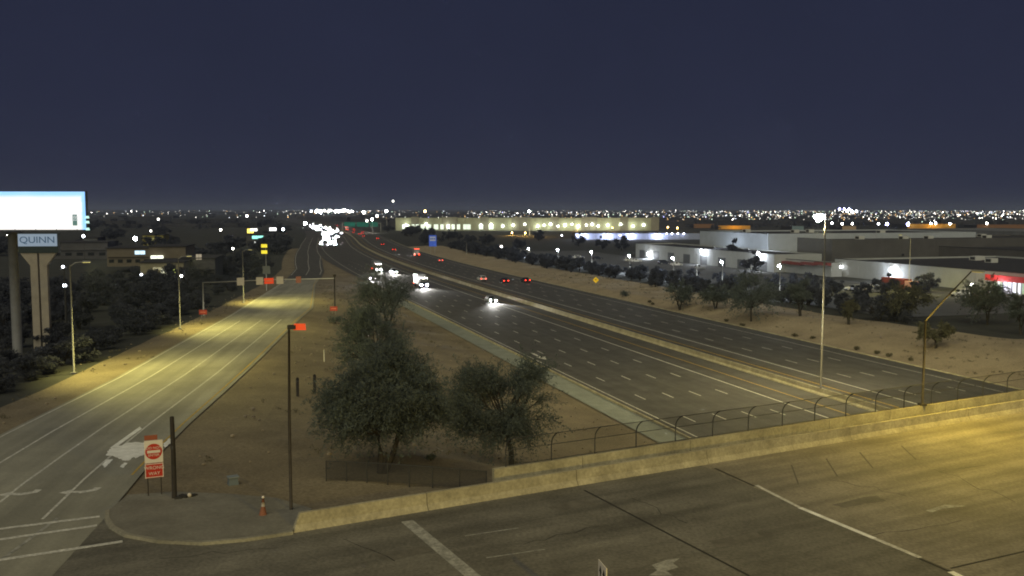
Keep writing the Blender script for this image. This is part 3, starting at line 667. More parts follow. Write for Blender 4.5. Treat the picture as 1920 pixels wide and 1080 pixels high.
mass(1, spots, dict(h=5.0, rx=3.4, n=2600, L=.5, W=.2, m=leaf_c), 'dark leafy tree in the unlit thicket left of the ramp', 'thicket left of the ramp')
spots = []
for s0 in np.arange(140, 520, 4.6):
    s = s0 + random.uniform(-2, 2); t_ = random.uniform(113, 123) + (4 if s < 190 else 0); x, y, z = W(s, t_); h = random.uniform(1.6, 3.6); h *= 1.5; spots.append((x, y, gz(x, y) - .1, h, h * random.uniform(.6, .9)))
mass(2, spots, dict(h=3.0, rx=2.4, n=1900, L=.4, W=.16, m=leaf_c), 'dark hedge bush between the desert slope and the lit car park', 'hedge along the car park', 'hedge_bush')
spots = []
for k in range(34):
    s = random.uniform(480, 1000); t_ = random.uniform(108, 150); x, y, z = W(s, t_); h = random.uniform(4, 8); spots.append((x, y, gz(x, y) - .2, h, h * .7))
for px, yb, h in ((1480, 548, 5), (1520, 552, 5.5), (1560, 556, 5), (1450, 545, 4.5), (1660, 556, 5.5), (1620, 560, 4), (1720, 560, 5), (1400, 540, 4.5), (1350, 532, 4), (1300, 528, 4), (1240, 522, 3.6), (1180, 517, 3.6), (1378, 497, 9.5), (1410, 512, 7), (1010, 452, 8), (1130, 468, 7), (1085, 462, 8), (1165, 470, 8), (1600, 505, 4.5), (1640, 500, 5), (1740, 548, 5), (1800, 520, 4.5), (1690, 500, 4.6), (1770, 522, 4)):
    x, y, z = on_ground(px, yb); spots.append((x, y, z - .2, h, h * .62))
mass(3, spots, dict(h=6.5, rx=4.4, n=1700, L=.8, W=.32, m=leaf_c), 'dark tree standing among the buildings and lots across the freeway', 'trees across the freeway')
spots = []
for k in range(70):
    d = random.uniform(430, 1500); px = random.uniform(-40, 560); x = (px - 960) / FPX * d; h = random.uniform(5, 10); s, t_ = st(x, d)
    if t_ - off(s) > 20: continue
    spots.append((x, d, gz(x, d) - .3, h, h * random.uniform(.8, 1.3)))
mass(4, spots, dict(h=8, rx=6.5, n=1300, L=1.2, W=.55, m=leaf_c), 'dark tree among the distant houses left of the freeway', 'far trees left of the freeway')

# ------------------------------------------------------------------ signs and street furniture
def face_cam(x, y): return math.atan2(-y, -x) + math.pi / 2
# red and white sign assembly at the mouth of the ramp
b = on_ground(291, 935); b = (b[0], b[1], max(b[2], DZ - .06)); d = b[1]; az = R(24)
t = thing('wrong_way_sign', 'red and white no-entry sign over a red wrong-way plate on two posts', 'road sign', b, az)
wd = 33 * d / FPX; z1 = z_at(896, d) - b[2]; zm = z_at(868, d) - b[2]; z2 = z_at(825, d) - b[2]
for xx in (-wd * .36, wd * .36): MB().tube([(xx, .05, -.3), (xx, .05, z2 - .1)], .028, 6).build('post', brown_steel, t)
ps = MB().box((0, 0, (zm + z2) / 2), (wd, .03, z2 - zm - .03)).build('entry_panel', white_sign, t)
rr = min(wd, z2 - zm) * .46; mb = MB(); nn = 28; P = [(rr * math.cos(2 * math.pi * k / nn), -.02, (zm + z2) / 2 + rr * math.sin(2 * math.pi * k / nn)) for k in range(nn)]; mb.add(P, [tuple(range(nn))]); mb.build('red_disc', red_sign, ps)
mb = MB(); mb.box((0, -.03, (zm + z2) / 2), (rr * 1.55, .008, rr * .34)); mb.build('white_bar', white_sign, ps)
for body, dz in (('DO NOT', .46), ('ENTER', -.46)): text(body, rr * .44, white_sign, ps, (0, -.028, (zm + z2) / 2 + rr * dz), (R(90), 0, 0), extrude=.003)
pw2 = MB().box((0, 0, (z1 + zm) / 2), (wd, .03, zm - z1 - .03)).build('wrong_way_panel', red_sign, t)
mb = MB()
for (a, b_, c, e) in ((0, zm - .05, wd, .035), (0, z1 + .05, wd, .035)): mb.box((a, -.02, b_), (c, .006, e))
for a in (-wd / 2 + .02, wd / 2 - .02): mb.box((a, -.019, (z1 + zm) / 2), (.035, .006, zm - z1 - .03))
mb.build('border', white_sign, pw2)
for body, f in (('WRONG', .68), ('WAY', .3)): text(body, .25, white_sign, pw2, (0, -.025, lerp(z1, zm, f)), (R(90), 0, 0), extrude=.003)
MB().box((-.12, 0, z2 + .14), (wd * .7, .025, .26)).build('top_plate', mat('faded_red_sheet', (.30, .09, .05), .6), t)
# dark wooden post beside it
b = on_ground(327, 940); b = (b[0], b[1], max(b[2], DZ - .06)); h = z_at(781, b[1]) - b[2]
t = thing('wooden_post', 'dark upright wooden post right beside the no-entry sign', 'post', b); MB().tube([(0, 0, -.2), (.02, 0, h * .5), (0, 0, h - .05), (0, 0, h)], [.14, .125, .115, .08], 9).build('post', wood, t, True); MB().tube([(0, 0, h * .62), (0, 0, h * .66)], .13, 9).build('band', dark_steel, t)
MB().box((.25, -.1, .12), (.5, .35, .3), .3, .7).build('footing', tar, t)
# tall thin pole with a red panel
b = on_ground(546, 962); b = (b[0], b[1], max(b[2], DZ - .06)); h = z_at(612, b[1]) - b[2]
t = thing('red_flag_pole', 'tall thin brown pole topped by a small orange-red panel', 'pole', b); MB().tube([(0, 0, -.2), (0, 0, h * .5), (.08, 0, h)], [.085, .075, .055], 8).build('pole', brown_steel, t, True)
MB().box((0, 0, .08), (.4, .4, .16)).build('base_plate', brown_steel, t)
MB().box((.22, 0, h - .03), (.42, .22, .2)).build('bracket', tar, t)
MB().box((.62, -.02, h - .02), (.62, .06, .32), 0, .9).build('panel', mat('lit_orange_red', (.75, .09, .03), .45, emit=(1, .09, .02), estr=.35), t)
# signal gantry over the ramp
b0 = Vector(on_ground(382, 591)); b1 = Vector(on_ground(628, 582)); ax = b1 - b0; az = math.atan2(ax.y, ax.x); L = Vector((ax.x, ax.y)).length
h0 = z_at(530, b0.y) - b0.z; h1 = z_at(522, b1.y) - b0.z
t = thing('signal_gantry', 'slender gantry across the ramp carrying pale boxes and red signs', 'gantry', b0, az)
MB().tube([(0, 0, -.3), (0, 0, h0 + .1)], [.15, .11], 8).build('post', galv, t, True)
MB().tube([(L, 0, b1.z - b0.z - .3), (L, 0, h1 + .5)], [.15, .12], 8).build('post', brown_steel, t, True)
MB().tube([(0, 0, h0), (L * .5, 0, (h0 + h1) / 2 + .12), (L, 0, h1)], [.1, .085, .1], 8).build('arm', galv, t, True)
MB().box((L, 0, h1 + .55), (.5, .4, .4)).build('post_cap', brown_steel, t)
def on_arm(px):
    lo, hi = 0, L
    for _ in range(40):
        m = (lo + hi) / 2; x = b0.x + math.cos(az) * m; y = b0.y + math.sin(az) * m
        if 960 + FPX * x / y < px: lo = m
        else: hi = m
    return lo
for px in (449, 485, 523): o = MB().box((on_arm(px), -.18, lerp(h0, h1, on_arm(px) / L) + .0), (1.25, .22, 1.35)).build('signal_back', pale_box, t)
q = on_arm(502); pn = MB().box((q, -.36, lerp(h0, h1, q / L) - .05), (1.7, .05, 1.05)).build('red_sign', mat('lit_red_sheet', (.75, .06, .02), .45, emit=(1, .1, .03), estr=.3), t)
MB().box((q, -.40, lerp(h0, h1, q / L) - .05), (1.2, .012, .18)).build('white_bar', mat('pink_bar', (.8, .25, .15), .5), pn)
q = on_arm(558); MB().box((q, -.16, lerp(h0, h1, q / L)), (.95, .05, 1.2)).build('faded_sign', mat('faded_pink_sheet', (.40, .17, .12), .6), t)
for px, py, lb in ((383, 593, 'small dull red sign at the left foot of the signal gantry'), (627, 586, 'small pink-red sign at the right foot of the signal gantry')):
    x, y, z = on_ground(px, py + 2); y -= .6; t = thing('small_red_sign', lb, 'road sign', (x, y, gz(x, y)), face_cam(x, y) * 0)
    for xx in (-.3, .3): MB().tube([(xx, .04, -.3), (xx, .04, 1.2)], .03, 5).build('post', galv, t)
    o = MB().box((0, 0, .95), (1.35, .03, .8)).build('panel', mat('dull_red_sheet', (.45, .07, .045), .5), t); MB().box((0, -.022, .95), (.9, .006, .14)).build('white_bar', mat('pink_bar', (.8, .25, .15), .5), o)
# bollards and marker
for px, yb, yt, m_, lb, nm in ((558, 742, 708, wood, 'dark bollard on the dirt, left one of the pair', 'bollard'), (590, 735, 702, wood, 'dark bollard on the dirt, right one of the pair', 'bollard'),
                               (608, 677, 655, mat('pale_marker', (.5, .47, .38), .6), 'pale slim marker post on the dirt behind the dark bollards', 'marker_post')):
    b = on_ground(px, yb); h = z_at(yt, b[1]) - b[2]; t = thing(nm, lb, 'bollard' if nm == 'bollard' else 'marker post', b)
    r_ = .14 if nm == 'bollard' else .07
    MB().tube([(0, 0, -.2), (0, 0, h * .93), (0, 0, h)], [r_, r_, r_ * .6], 9).build('post', m_, t, True); MB().tube([(0, 0, h * .78), (0, 0, h * .86)], r_ * 1.08, 9).build('band', galv if nm != 'bollard' else dark_steel, t)
# traffic cone, pale utility box
b = on_ground(493, 972); b = (b[0], b[1], max(b[2], DZ + .0)); t = thing('traffic_cone', 'slim orange traffic cone with a dark base on the corner', 'traffic cone', b, .4)
MB().box((.35, 0, .06), (1.5, .45, .12)).build('base', mat('dark_rubber', (.05, .03, .025), .9), t); MB().tube([(0, 0, .1), (.02, 0, .5), (.03, 0, .95)], [.2, .11, .055], 10).build('cone', mat('cone_orange', (.22, .09, .055), .8), t, True)
MB().tube([(.022, 0, .56), (.026, 0, .78)], [.105, .082], 10).build('band', mat('dirty_band', (.35, .31, .27), .7), t, True); MB().ball((.03, 0, 1.02), .075).build('top', white_sign, t, True)
b = on_ground(437, 908); b = (b[0], b[1], max(b[2], DZ - .08)); t = thing('valve_box', 'small pale blue-grey box on the dark dirt behind the corner', 'utility box', b, .5)
MB().box((0, 0, .2), (.55, .45, .42), 0, .85).build('body', mat('blue_grey_paint', (.13, .16, .19), .6), t); MB().box((0, 0, .44), (.6, .5, .06)).build('lid', mat('blue_grey_lid', (.2, .23, .25), .6), t)
b = on_ground(350, 938); b = (b[0], b[1], DZ - .04); t = thing('debris', 'dark scrap heap at the foot of the wooden post', 'debris', b, .3)
mb = MB(); [mb.box((random.uniform(-.4, .4), random.uniform(-.15, .15), .08 + .05 * k), (random.uniform(.25, .5), .25, .12), random.random() * 3) for k in range(4)]; mb.build('scrap', tar, t); MB().ball((.15, -.1, .28), .12, 7, 5).build('pale_scrap', pale_box, t)
# the narrow back-to-traffic sign at the bottom edge
x, y, z = at(1130, 1056, DZ + 2.4); t = thing('lane_use_sign', 'white sign with black arrows, cut by the bottom edge of the picture', 'road sign', (x, y, DZ), EA - R(106))
MB().tube([(0, .06, 0), (0, .06, 2.3)], .035, 6).build('post', galv, t)
pn = MB().box((0, 0, 1.75), (.95, .025, 1.25)).build('panel', white_sign, t)
mb = MB(); mb.box((0, -.016, 1.75), (.055, .004, 1.1)); mb.build('divider', white_sign, pn)
for xx in (-.2, .2):
    mb = MB(); mb.box((xx, -.018, 1.65), (.12, .006, .75)); mb.add([(xx - .16, -.021, 1.98), (xx + .16, -.021, 1.98), (xx, -.021, 2.24)], [(0, 1, 2)]); mb.build('black_arrow', black, pn)
# yellow diamond, blue service sign, teal gantry sign
b = on_ground(1117, 546); d = b[1]; h = z_at(525, d) - b[2]; t = thing('diamond_sign', 'yellow diamond warning sign on a post beside the far shoulder', 'road sign', b, R(8))
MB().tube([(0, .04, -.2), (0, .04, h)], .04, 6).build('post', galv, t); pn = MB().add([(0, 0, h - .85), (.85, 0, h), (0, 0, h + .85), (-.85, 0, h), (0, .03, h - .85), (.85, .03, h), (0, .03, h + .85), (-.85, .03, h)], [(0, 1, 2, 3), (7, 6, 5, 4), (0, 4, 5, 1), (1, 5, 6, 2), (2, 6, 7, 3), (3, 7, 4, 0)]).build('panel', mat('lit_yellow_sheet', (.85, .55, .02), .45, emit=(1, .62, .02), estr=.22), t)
mb = MB(); mb.box((0, -.012, h - .1), (.12, .01, .6)); mb.add([(-.25, -.013, h + .1), (.25, -.013, h + .1), (0, -.013, h + .45)], [(0, 1, 2)]); mb.build('black_arrow', black, pn)
x, y, z = W(470, 97.5); z = gz(x, y); t = thing('blue_service_sign', 'tall blue roadside sign with a white panel beyond the taillights', 'road sign', (x, y, z), R(4))
zt, zb = z_at(441, y) - z, z_at(462, y) - z
for xx in (-1.1, 1.1): MB().tube([(xx, .1, -.2), (xx, .1, zt)], .09, 6).build('post', galv, t)
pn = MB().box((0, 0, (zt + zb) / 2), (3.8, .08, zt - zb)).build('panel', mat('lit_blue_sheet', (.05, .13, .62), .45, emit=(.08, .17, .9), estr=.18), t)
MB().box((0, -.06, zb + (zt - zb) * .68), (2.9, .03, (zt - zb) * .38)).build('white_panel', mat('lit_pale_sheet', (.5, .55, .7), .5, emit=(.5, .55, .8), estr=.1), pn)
for k in range(3): MB().box((-.9 + .9 * k, -.085, zb + (zt - zb) * .68), (.6, .015, .9)).build('logo_plate', blue_sign, pn)
x, y, z = W(960, 84); t = thing('gantry_sign', 'dim green overhead sign gantry at the far end of the freeway', 'gantry', (x, y, 0), R(-10))
for xx in (-17, 24): MB().tube([(xx, .3, 0), (xx, .3, 9)], .3, 6).build('post', galv, t)
MB().tube([(-17, .3, 8.4), (24, .3, 8.4)], .25, 6).build('beam', galv, t)
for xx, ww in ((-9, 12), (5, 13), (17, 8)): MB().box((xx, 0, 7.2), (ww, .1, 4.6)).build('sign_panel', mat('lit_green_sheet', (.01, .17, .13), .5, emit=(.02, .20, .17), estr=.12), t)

# ------------------------------------------------------------------ billboard and pylon sign on the left
d = 101; x1, y1, zt = atd(154, 359, d); _, _, zb = atd(154, 431, d); wdt = 14.6; az = R(-3)
gx, gy = x1 - wdt * .5, d + .3; gzz = gz(gx, gy)
t = thing('billboard', 'huge glowing white billboard with a blue upper edge at the left side', 'billboard', (gx, gy, gzz), R(2)); hz = zt - gzz; hb = zb - gzz
MB().tube([(-1.0, .9, -.5), (-1.0, .9, hb - .3)], .5, 14).build('column', mat('billboard_column', (.15, .155, .17), .7, .2, 1), t, True)
MB().box((0, .5, (hz + hb) / 2), (wdt, .5, hz - hb + .12)).build('frame', dark_steel, t)
scr = mat('billboard_screen', (.5, .5, .5), .5, emit=(.95, .97, 1), estr=1.3); n = scr.node_tree; bs = n.nodes['Principled BSDF']
tcn = n.nodes.new('ShaderNodeTexCoord'); sp = n.nodes.new('ShaderNodeSeparateXYZ'); n.links.new(tcn.outputs['Generated'], sp.inputs[0])
nzb = n.nodes.new('ShaderNodeTexNoise'); nzb.inputs['Scale'].default_value = 3.2; nzb.inputs['Detail'].default_value = 2; n.links.new(tcn.outputs['Generated'], nzb.inputs['Vector'])
mxx = n.nodes.new('ShaderNodeMath'); mxx.operation = 'MAXIMUM'; m1 = n.nodes.new('ShaderNodeMapRange'); m2 = n.nodes.new('ShaderNodeMapRange')
n.links.new(sp.outputs['Z'], m1.inputs[0]); n.links.new(sp.outputs['X'], m2.inputs[0])
m1.inputs[1].default_value = .80; m1.inputs[2].default_value = .93; m2.inputs[1].default_value = .955; m2.inputs[2].default_value = .985
n.links.new(m1.outputs[0], mxx.inputs[0]); n.links.new(m2.outputs[0], mxx.inputs[1])
nm = n.nodes.new('ShaderNodeMath'); nm.operation = 'MULTIPLY_ADD'; n.links.new(nzb.outputs['Fac'], nm.inputs[0]); nm.inputs[1].default_value = .35; nm.inputs[2].default_value = -.17
ad = n.nodes.new('ShaderNodeMath'); ad.operation = 'ADD'; ad.use_clamp = True; n.links.new(mxx.outputs[0], ad.inputs[0]); n.links.new(nm.outputs[0], ad.inputs[1])
rb = n.nodes.new('ShaderNodeValToRGB'); rb.color_ramp.elements[0].color = (.78, .77, .76, 1); rb.color_ramp.elements[1].color = (.16, .48, .95, 1); e = rb.color_ramp.elements.new(.25); e.color = (.70, .70, .72, 1)
n.links.new(ad.outputs[0], rb.inputs[0]); n.links.new(rb.outputs[0], bs.inputs['Emission Color'])
MB().box((0, .2, (hz + hb) / 2), (wdt - .14, .08, hz - hb - .02)).build('screen', scr, t)
for (xa, za_, w2, h2, es) in ((4.6, .62, 4.6, .32, .86), (4.4, .50, 5.0, .10, .88), (4.6, .42, 4.2, .10, .88), (4.4, .30, 4.8, .22, .84), (.6, .48, 3.2, .5, .87), (-.9, .34, 2.2, .3, .85), (6.1, .26, .5, .5, .5)):
    MB().box((xa, .145, hb + (hz - hb) * za_), (w2, .02, (hz - hb) * h2 * .6)).build('advert_block', glow('advert_%d' % (es * 100), (.80, .80, .80) if es > .6 else (.2, .4, .35), es + .42 if es > .6 else es), t)
MB().box((0, -.1, hb - .12), (wdt + .4, 1.0, .06)).build('catwalk', dark_steel, t)
for k in range(7): MB().tube([(-6.6 + 2.2 * k, -.55, hb - .1), (-6.6 + 2.2 * k, -.55, hb + .12)], .03, 5).build('catwalk_post', dark_steel, t)
for zz in (.33, .2, .02): MB().box((wdt / 2 + .16, .1, hb + (hz - hb) * zz), (.32, .3, .26), 0, .7).build('edge_lamp', glow('edge_lamp', (.6, 1, .85), 1.2), t)
d = 119; x0, y0, _ = atd(81, 660, d); g0 = gz(x0, y0); t = thing('pylon_sign', 'tall twin-column pylon sign with a pale blue panel under the billboard', 'sign', (x0, y0, g0), R(8)); k = d / FPX
za, zb2, zc_ = z_at(437, d) - g0, z_at(463, d) - g0, z_at(474, d) - g0
for sx in (-1, 1):
    mb = MB(); mb.prism([(sx * .12, -.35), (sx * 1.0, -.35), (sx * 1.0, .35), (sx * .12, .35)][::sx], -.3, zc_ - 1.6); mb.build('column', mat('beige_stucco', (.34, .31, .27), .9, .15, 1), t)
    mb = MB(); P = [(sx * .12, -.35, zc_ - 1.6), (sx * 1.0, -.35, zc_ - 1.6), (sx * 2.1, -.35, zc_ - .1), (sx * 2.1, -.35, zc_), (sx * .12, -.35, zc_)]; P += [(a, .35, c) for a, _, c in P]; mb.add(P, [(0, 1, 2, 3, 4), (9, 8, 7, 6, 5)] + [(i, i + 5, (i + 1) % 5 + 5, (i + 1) % 5) for i in range(5)]); mb.build('column_head', MATS['beige_stucco'], t)
MB().box((0, 0, (zc_ + zb2) / 2), (4.9, .9, zb2 - zc_)).build('lower_band', mat('dark_teal_metal', (.03, .045, .05), .6), t)
cab = MB().box((0, 0, (za + zb2) / 2), (5.0, .8, za - zb2)).build('cabinet', MATS['dark_teal_metal'], t)
MB().box((0, -.42, (za + zb2) / 2), (4.75, .06, za - zb2 - .2)).build('sign_face', mat('pale_blue_face', (.25, .32, .42), .5, emit=(.42, .56, .78), estr=.34), cab)
text('QUINN', 1.15, mat('navy_letter', (.03, .07, .13), .5, emit=(.10, .18, .30), estr=.30), cab, (0, -.47, (za + zb2) / 2), (R(90), 0, 0), extrude=.015, sx=1.12)
# ------------------------------------------------------------------ buildings across the freeway (walls run with the freeway)
def s_on(px, t):
    k = (px - 960) / FPX; d = t / (N[0] * k + N[1]); return st(k * d, d)[0]
stucco_w = mat('white_stucco', (.40, .42, .43), .9, .12, .25, fine=.06); stucco_b = mat('bluish_stucco', (.42, .46, .52), .9, .12, .2); stucco_g = mat('grey_stucco', (.105, .102, .105), .9, .15, .2, fine=.08)
roof_d = mat('dark_roof', (.045, .045, .052), .9, .25, .15); roof_l = mat('pale_roof', (.16, .165, .18), .9, .2, .15); maroon = mat('maroon_paint', (.22, .05, .045), .8, .2, .8)
door_m = mat('roller_door', (.11, .115, .12), .7, .2, 2)
def block(t, name, a, b, m, dn=None):
    """box in building axes: a and b are opposite corners (across, along, up)"""
    c = [(a[i] + b[i]) / 2 for i in range(3)]; d = [abs(b[i] - a[i]) for i in range(3)]; return MB().box(c, d).build(name, m, t)
def building(name, label, s0, s1, t0, t1, z1, wall_m, roof_m, group=None, pier=18.0, door=None, z0=None, units=0, coping=.5, seed=0):
    x, y, _ = W(s0, t0, 0, False); g = gz(x, y) - .3 if z0 is None else z0; t = thing(name, label, 'building', (x, y, g), TH, group)
    Ls, Lt, h = s1 - s0, t1 - t0, z1 - g; rnd = random.Random(seed)
    n = max(1, round(Ls / pier))
    for i in range(n):                                        # tilt-up wall panels along the freeway side
        block(t, 'wall_panel', (0, Ls * i / n + .03, 0), (.35, Ls * (i + 1) / n - .03, h), wall_m)
    m_ = max(1, round(Lt / pier))
    for i in range(m_): block(t, 'wall_panel', (.36 + (Lt - .36) * i / m_ + .03, -.0, 0), (.36 + (Lt - .36) * (i + 1) / m_ - .03, .35, h), wall_m)
    block(t, 'wall_panel', (.36, Ls - .35, 0), (Lt, Ls, h), wall_m); block(t, 'wall_panel', (Lt - .35, .36, 0), (Lt, Ls - .36, h), wall_m)
    block(t, 'roof', (.34, .34, h - coping - .3), (Lt - .34, Ls - .34, h - coping), roof_m)
    block(t, 'coping', (-.08, -.08, h + .01), (.42, Ls + .08, h + .16), roof_m)
    if door:
        for i in range(n): block(t, 'roller_door', (-.05, Ls * (i + .3) / n, .1), (-.004, Ls * (i + .7) / n, min(h * .6, 3.6)), door)
    for i in range(units): 
        a, b = rnd.uniform(.15, .85) * Lt, rnd.uniform(.1, .9) * Ls; u = block(t, 'rooftop_unit', (a - 1.2, b - 1.4, h - coping), (a + 1.2, b + 1.4, h - coping + 1.3), mat('rooftop_unit', (.55, .56, .55), .6)); block(u, 'unit_grille', (a - 1.23, b - 1, h - coping + .2), (a - 1.205, b + 1, h - coping + 1.1), dark_steel)
    return t
def wall_lamp(px, py, t_, label, power, rad=.3, col=LED, strength=60, group='wall lamps across the freeway', down=True):
    """fitting on the wall that stands at distance t_ from the road axis"""
    k = (px - 960) / FPX; d = t_ / (N[0] * k + N[1]); x, y, z = atd(px, py, d); t = thing('wall_lamp', label, 'lamp', (x - N[0] * .7, y - N[1] * .7, z), TH, group)
    MB().box((.35, 0, .1), (.7, .25, .2)).build('bracket', dark_steel, t); MB().box((0, 0, .2), (.55, .6, .15)).build('hood', dark_steel, t); MB().ball((0, 0, 0), rad, 8, 5).build('lens', glow('wall_lens_%d' % strength, (1, 1, 1) if col == LED else col, strength), t)
    if power: lamp('POINT', 'lamp_light', t, (-.75, 0, -.45), power, col, .3)
building('front_warehouse', 'low pale wall of a warehouse with a bright wall lamp, left of the tall block', s_on(1452, 180), s_on(1192, 180), 180, 199, 7.0, stucco_w, roof_d, door=door_m, pier=14)
building('tall_block', 'tall box building, pale blue lit front and dark side, highest across the freeway', s_on(1440, 201), s_on(1312, 201), 201, 300, 13.0, stucco_b, roof_d, units=4, pier=22, seed=3)
building('dark_block', 'dark windowless building behind the median mast, right of the pale blue front', s_on(1560, 214), s_on(1462, 214), 214, 330, 11.3, stucco_g, roof_d, units=5, seed=4, pier=25)
building('strip_mall', 'long low pale building with two bright washed wall spots and red band at the right', s_on(1975, 189), s_on(1566, 189), 189, 254, 6.5, stucco_w, roof_d, units=3, pier=12, seed=5)
building('long_warehouse', 'very long grey warehouse with a dark roof carrying pale rooftop units', s_on(2050, 262), s_on(1600, 262), 262, 420, 8.3, stucco_g, roof_d, units=12, seed=6, pier=24)
building('rear_warehouse', 'far pale-edged warehouse behind the long dark roof', s_on(1960, 440), s_on(1690, 440), 440, 520, 9.5, roof_l, roof_l, seed=7, pier=40)
t = building('red_canopy_shop', 'small pale shop with a drooping red canopy right of the lit car park', s_on(1560, 184.5), s_on(1463, 184.5), 184.5, 188.5, 5.4, stucco_w, roof_d, pier=9)
Ls = s_on(1463, 184.5) - s_on(1560, 184.5)
for i in range(4): block(t, 'canopy_panel', (-1.6, Ls * i / 4 + .05, 3.0 + .35 * abs(i - 2.4)), (-.02, Ls * (i + 1) / 4 - .05, 3.9 + .35 * abs(i - 2.4)), maroon)
# lit shopfront at the right edge
sA, sB = s_on(1975, 186), s_on(1866, 186); x, y, _ = W(sA, 186, 0, False); g = gz(x, y) - .1; t = thing('lit_shop', 'brightly lit shopfront under a red roof at the right edge', 'shop', (x, y, g), TH); Ls = sB - sA
block(t, 'wall', (0, 0, 0), (2.8, Ls, .5), stucco_w); block(t, 'back_wall', (2.2, 0, .5), (2.8, Ls, 4.0), stucco_w); block(t, 'roof', (-1.6, -.5, 4.0), (2.9, Ls + 1.2, 4.5), maroon); block(t, 'fascia', (-1.68, -.6, 3.4), (-1.6, Ls + 1.2, 4.9), mat('red_fascia', (.42, .04, .04), .7, emit=(1, .08, .06), estr=.10))
for i in range(6):
    wn = block(t, 'window', (-.02, Ls * i / 6 + .25, .55), (.06, Ls * (i + 1) / 6 - .25, 3.3), mat('lit_window_%d' % (i % 3), (.3, .3, .3), .3, emit=[(.9, .93, 1), (.8, .75, 1), (.45, .75, .35)][i % 3], estr=[1.1, .8, .5][i % 3]))
    block(wn, 'mullion', (-.06, Ls * (i + .5) / 6 - .05, .55), (-.025, Ls * (i + .5) / 6 + .05, 3.3), dark_steel)
for i in range(7): block(t, 'pillar', (-1.5, Ls * i / 6 - .12, 0), (-1.25, Ls * i / 6 + .12, 4.0), stucco_w)
lamp('POINT', 'lamp_light', t, (-2.5, Ls * .75, 2.6), 900, (.85, .9, 1), .4); lamp('POINT', 'lamp_light', t, (-5, Ls * .9, 5.2), 500, (1, .25, .2), .4)
# lamps on those walls
wall_lamp(1318, 470, 179.4, 'bright wall lamp at the right end of the low front warehouse wall', 2600, .45)
wall_lamp(1425, 475, 179.4, 'bright wall lamp near the tree before the tall block', 2600, .45)
wall_lamp(1219, 476, 179.4, 'broad glowing lamp over a warehouse door', 4200, .9, strength=25)
wall_lamp(1577, 500, 188.4, 'left of two lamps washing the long low wall', 3400, .8, strength=25)
wall_lamp(1676, 506, 188.4, 'right of two lamps washing the long low wall', 3400, .8, strength=25)
k_ = lamp('POINT', 'lot_glow', None, (0, 0, 0), 1, LED); bpy.data.objects.remove(k_)
for px, lb in ((1338, 'left of two added floodlights on the low roof, brightening the tall block'), (1402, 'right of two added floodlights on the low roof, brightening the tall block')):
    sx_ = s_on(px, 190); x, y, _ = W(sx_, 190, 0, False); t = thing('added_floodlight', lb, 'floodlight', (x, y, 6.5), TH, 'added floodlights')
    MB().tube([(0, 0, 0), (0, 0, .6)], .05, 6).build('stand', dark_steel, t); MB().box((-.1, 0, .75), (.25, 1.0, .45)).build('hood', dark_steel, t); MB().box((.05, 0, .75), (.04, .9, .35)).build('lens', glow('flood_lens', (.85, .92, 1), 20), t)  # floodlights added only to brighten the front of the tall block
    lamp('SPOT', 'lamp_light', t, (.3, 0, .85), 3400, (.80, .90, 1), .3, 150, .5, (1, 0, .25))
# small red kiosk and pale trailer before the low wall
x, y, _ = W(s_on(1697, 172), 172, 0, False); t = thing('red_trailer', 'small red and pink trailer parked before the bright wall', 'trailer', (x, y, gz(x, y)), TH)
MB().box((0, 3, 1.7), (2.4, 9, 2.4)).build('body', maroon, t); MB().box((0, -3.2, 1.5), (2.2, 3.2, 2.0)).build('front_box', mat('pink_panel', (.55, .30, .26), .6), t)
for yy in (-3, 3, 5): MB().tube([(-1.25, yy, .42), (1.25, yy, .42)], .42, 10).build('wheel', rubber, t)

# ------------------------------------------------------------------ lit car park
lot = sheet('parking_lot', mat('lot_asphalt', (.11, .115, .12), .8, .25, .15, fine=.15), [[W(s, t_, gz(*W(s, t_)[:2]) + .06) for t_ in (124, 130, 136, 142, 150, 160, 170, 178)] for s in np.arange(150, 470, 8.0)], kind='structure')
for px, py, t_, lb in ((992, 466, 132, 'leftmost car park lamp, farthest of the bluish white row'), (1047, 468, 131, 'second car park lamp from the left in the bluish white row'), (1110, 472, 131, 'third car park lamp from the left in the bluish white row'),
                       (1181, 479, 131, 'fourth car park lamp from the left, above parked white cars'), (1263, 484, 131, 'fifth car park lamp from the left, before the pale warehouse wall'), (1355, 491, 131, 'sixth car park lamp from the left, before the tall block'), (1463, 498, 131, 'rightmost car park lamp, beside the red canopy')):
    k = (px - 960) / FPX; d = t_ / (N[0] * k + N[1]); x, y, z = atd(px, py, d); s, tt = st(x, y)
    if s > 271:
        for _ in range(12):
            q = t_ + off(s); d = q / (N[0] * k + N[1]); x, y, z = atd(px, py, d); s, tt = st(x, y)
    g = gz(x, y); h = z - g; t = thing('car_park_lamp', lb, 'lamp post', (x, y, g), TH, 'car park lamps')
    MB().tube([(0, 0, 0), (0, 0, h + .1)], [.11, .08], 8).build('pole', galv, t, True); MB().tube([(0, 0, 0), (0, 0, .7)], .28, 8).build('footing', conc, t)
    MB().box((-.3, 0, h + .32), (.8, .4, .14)).build('lamp_head', dark_steel, t); MB().ball((-.35, 0, h), .32 if px > 1000 else .3, 8, 5, (1, 1, .8)).build('lens', glow('lot_lens', (.82, .88, 1), 150), t)
    lamp('POINT', 'lamp_light', t, (-.35, 0, h - .5), 3600, (.80, .90, 1.0), .3)

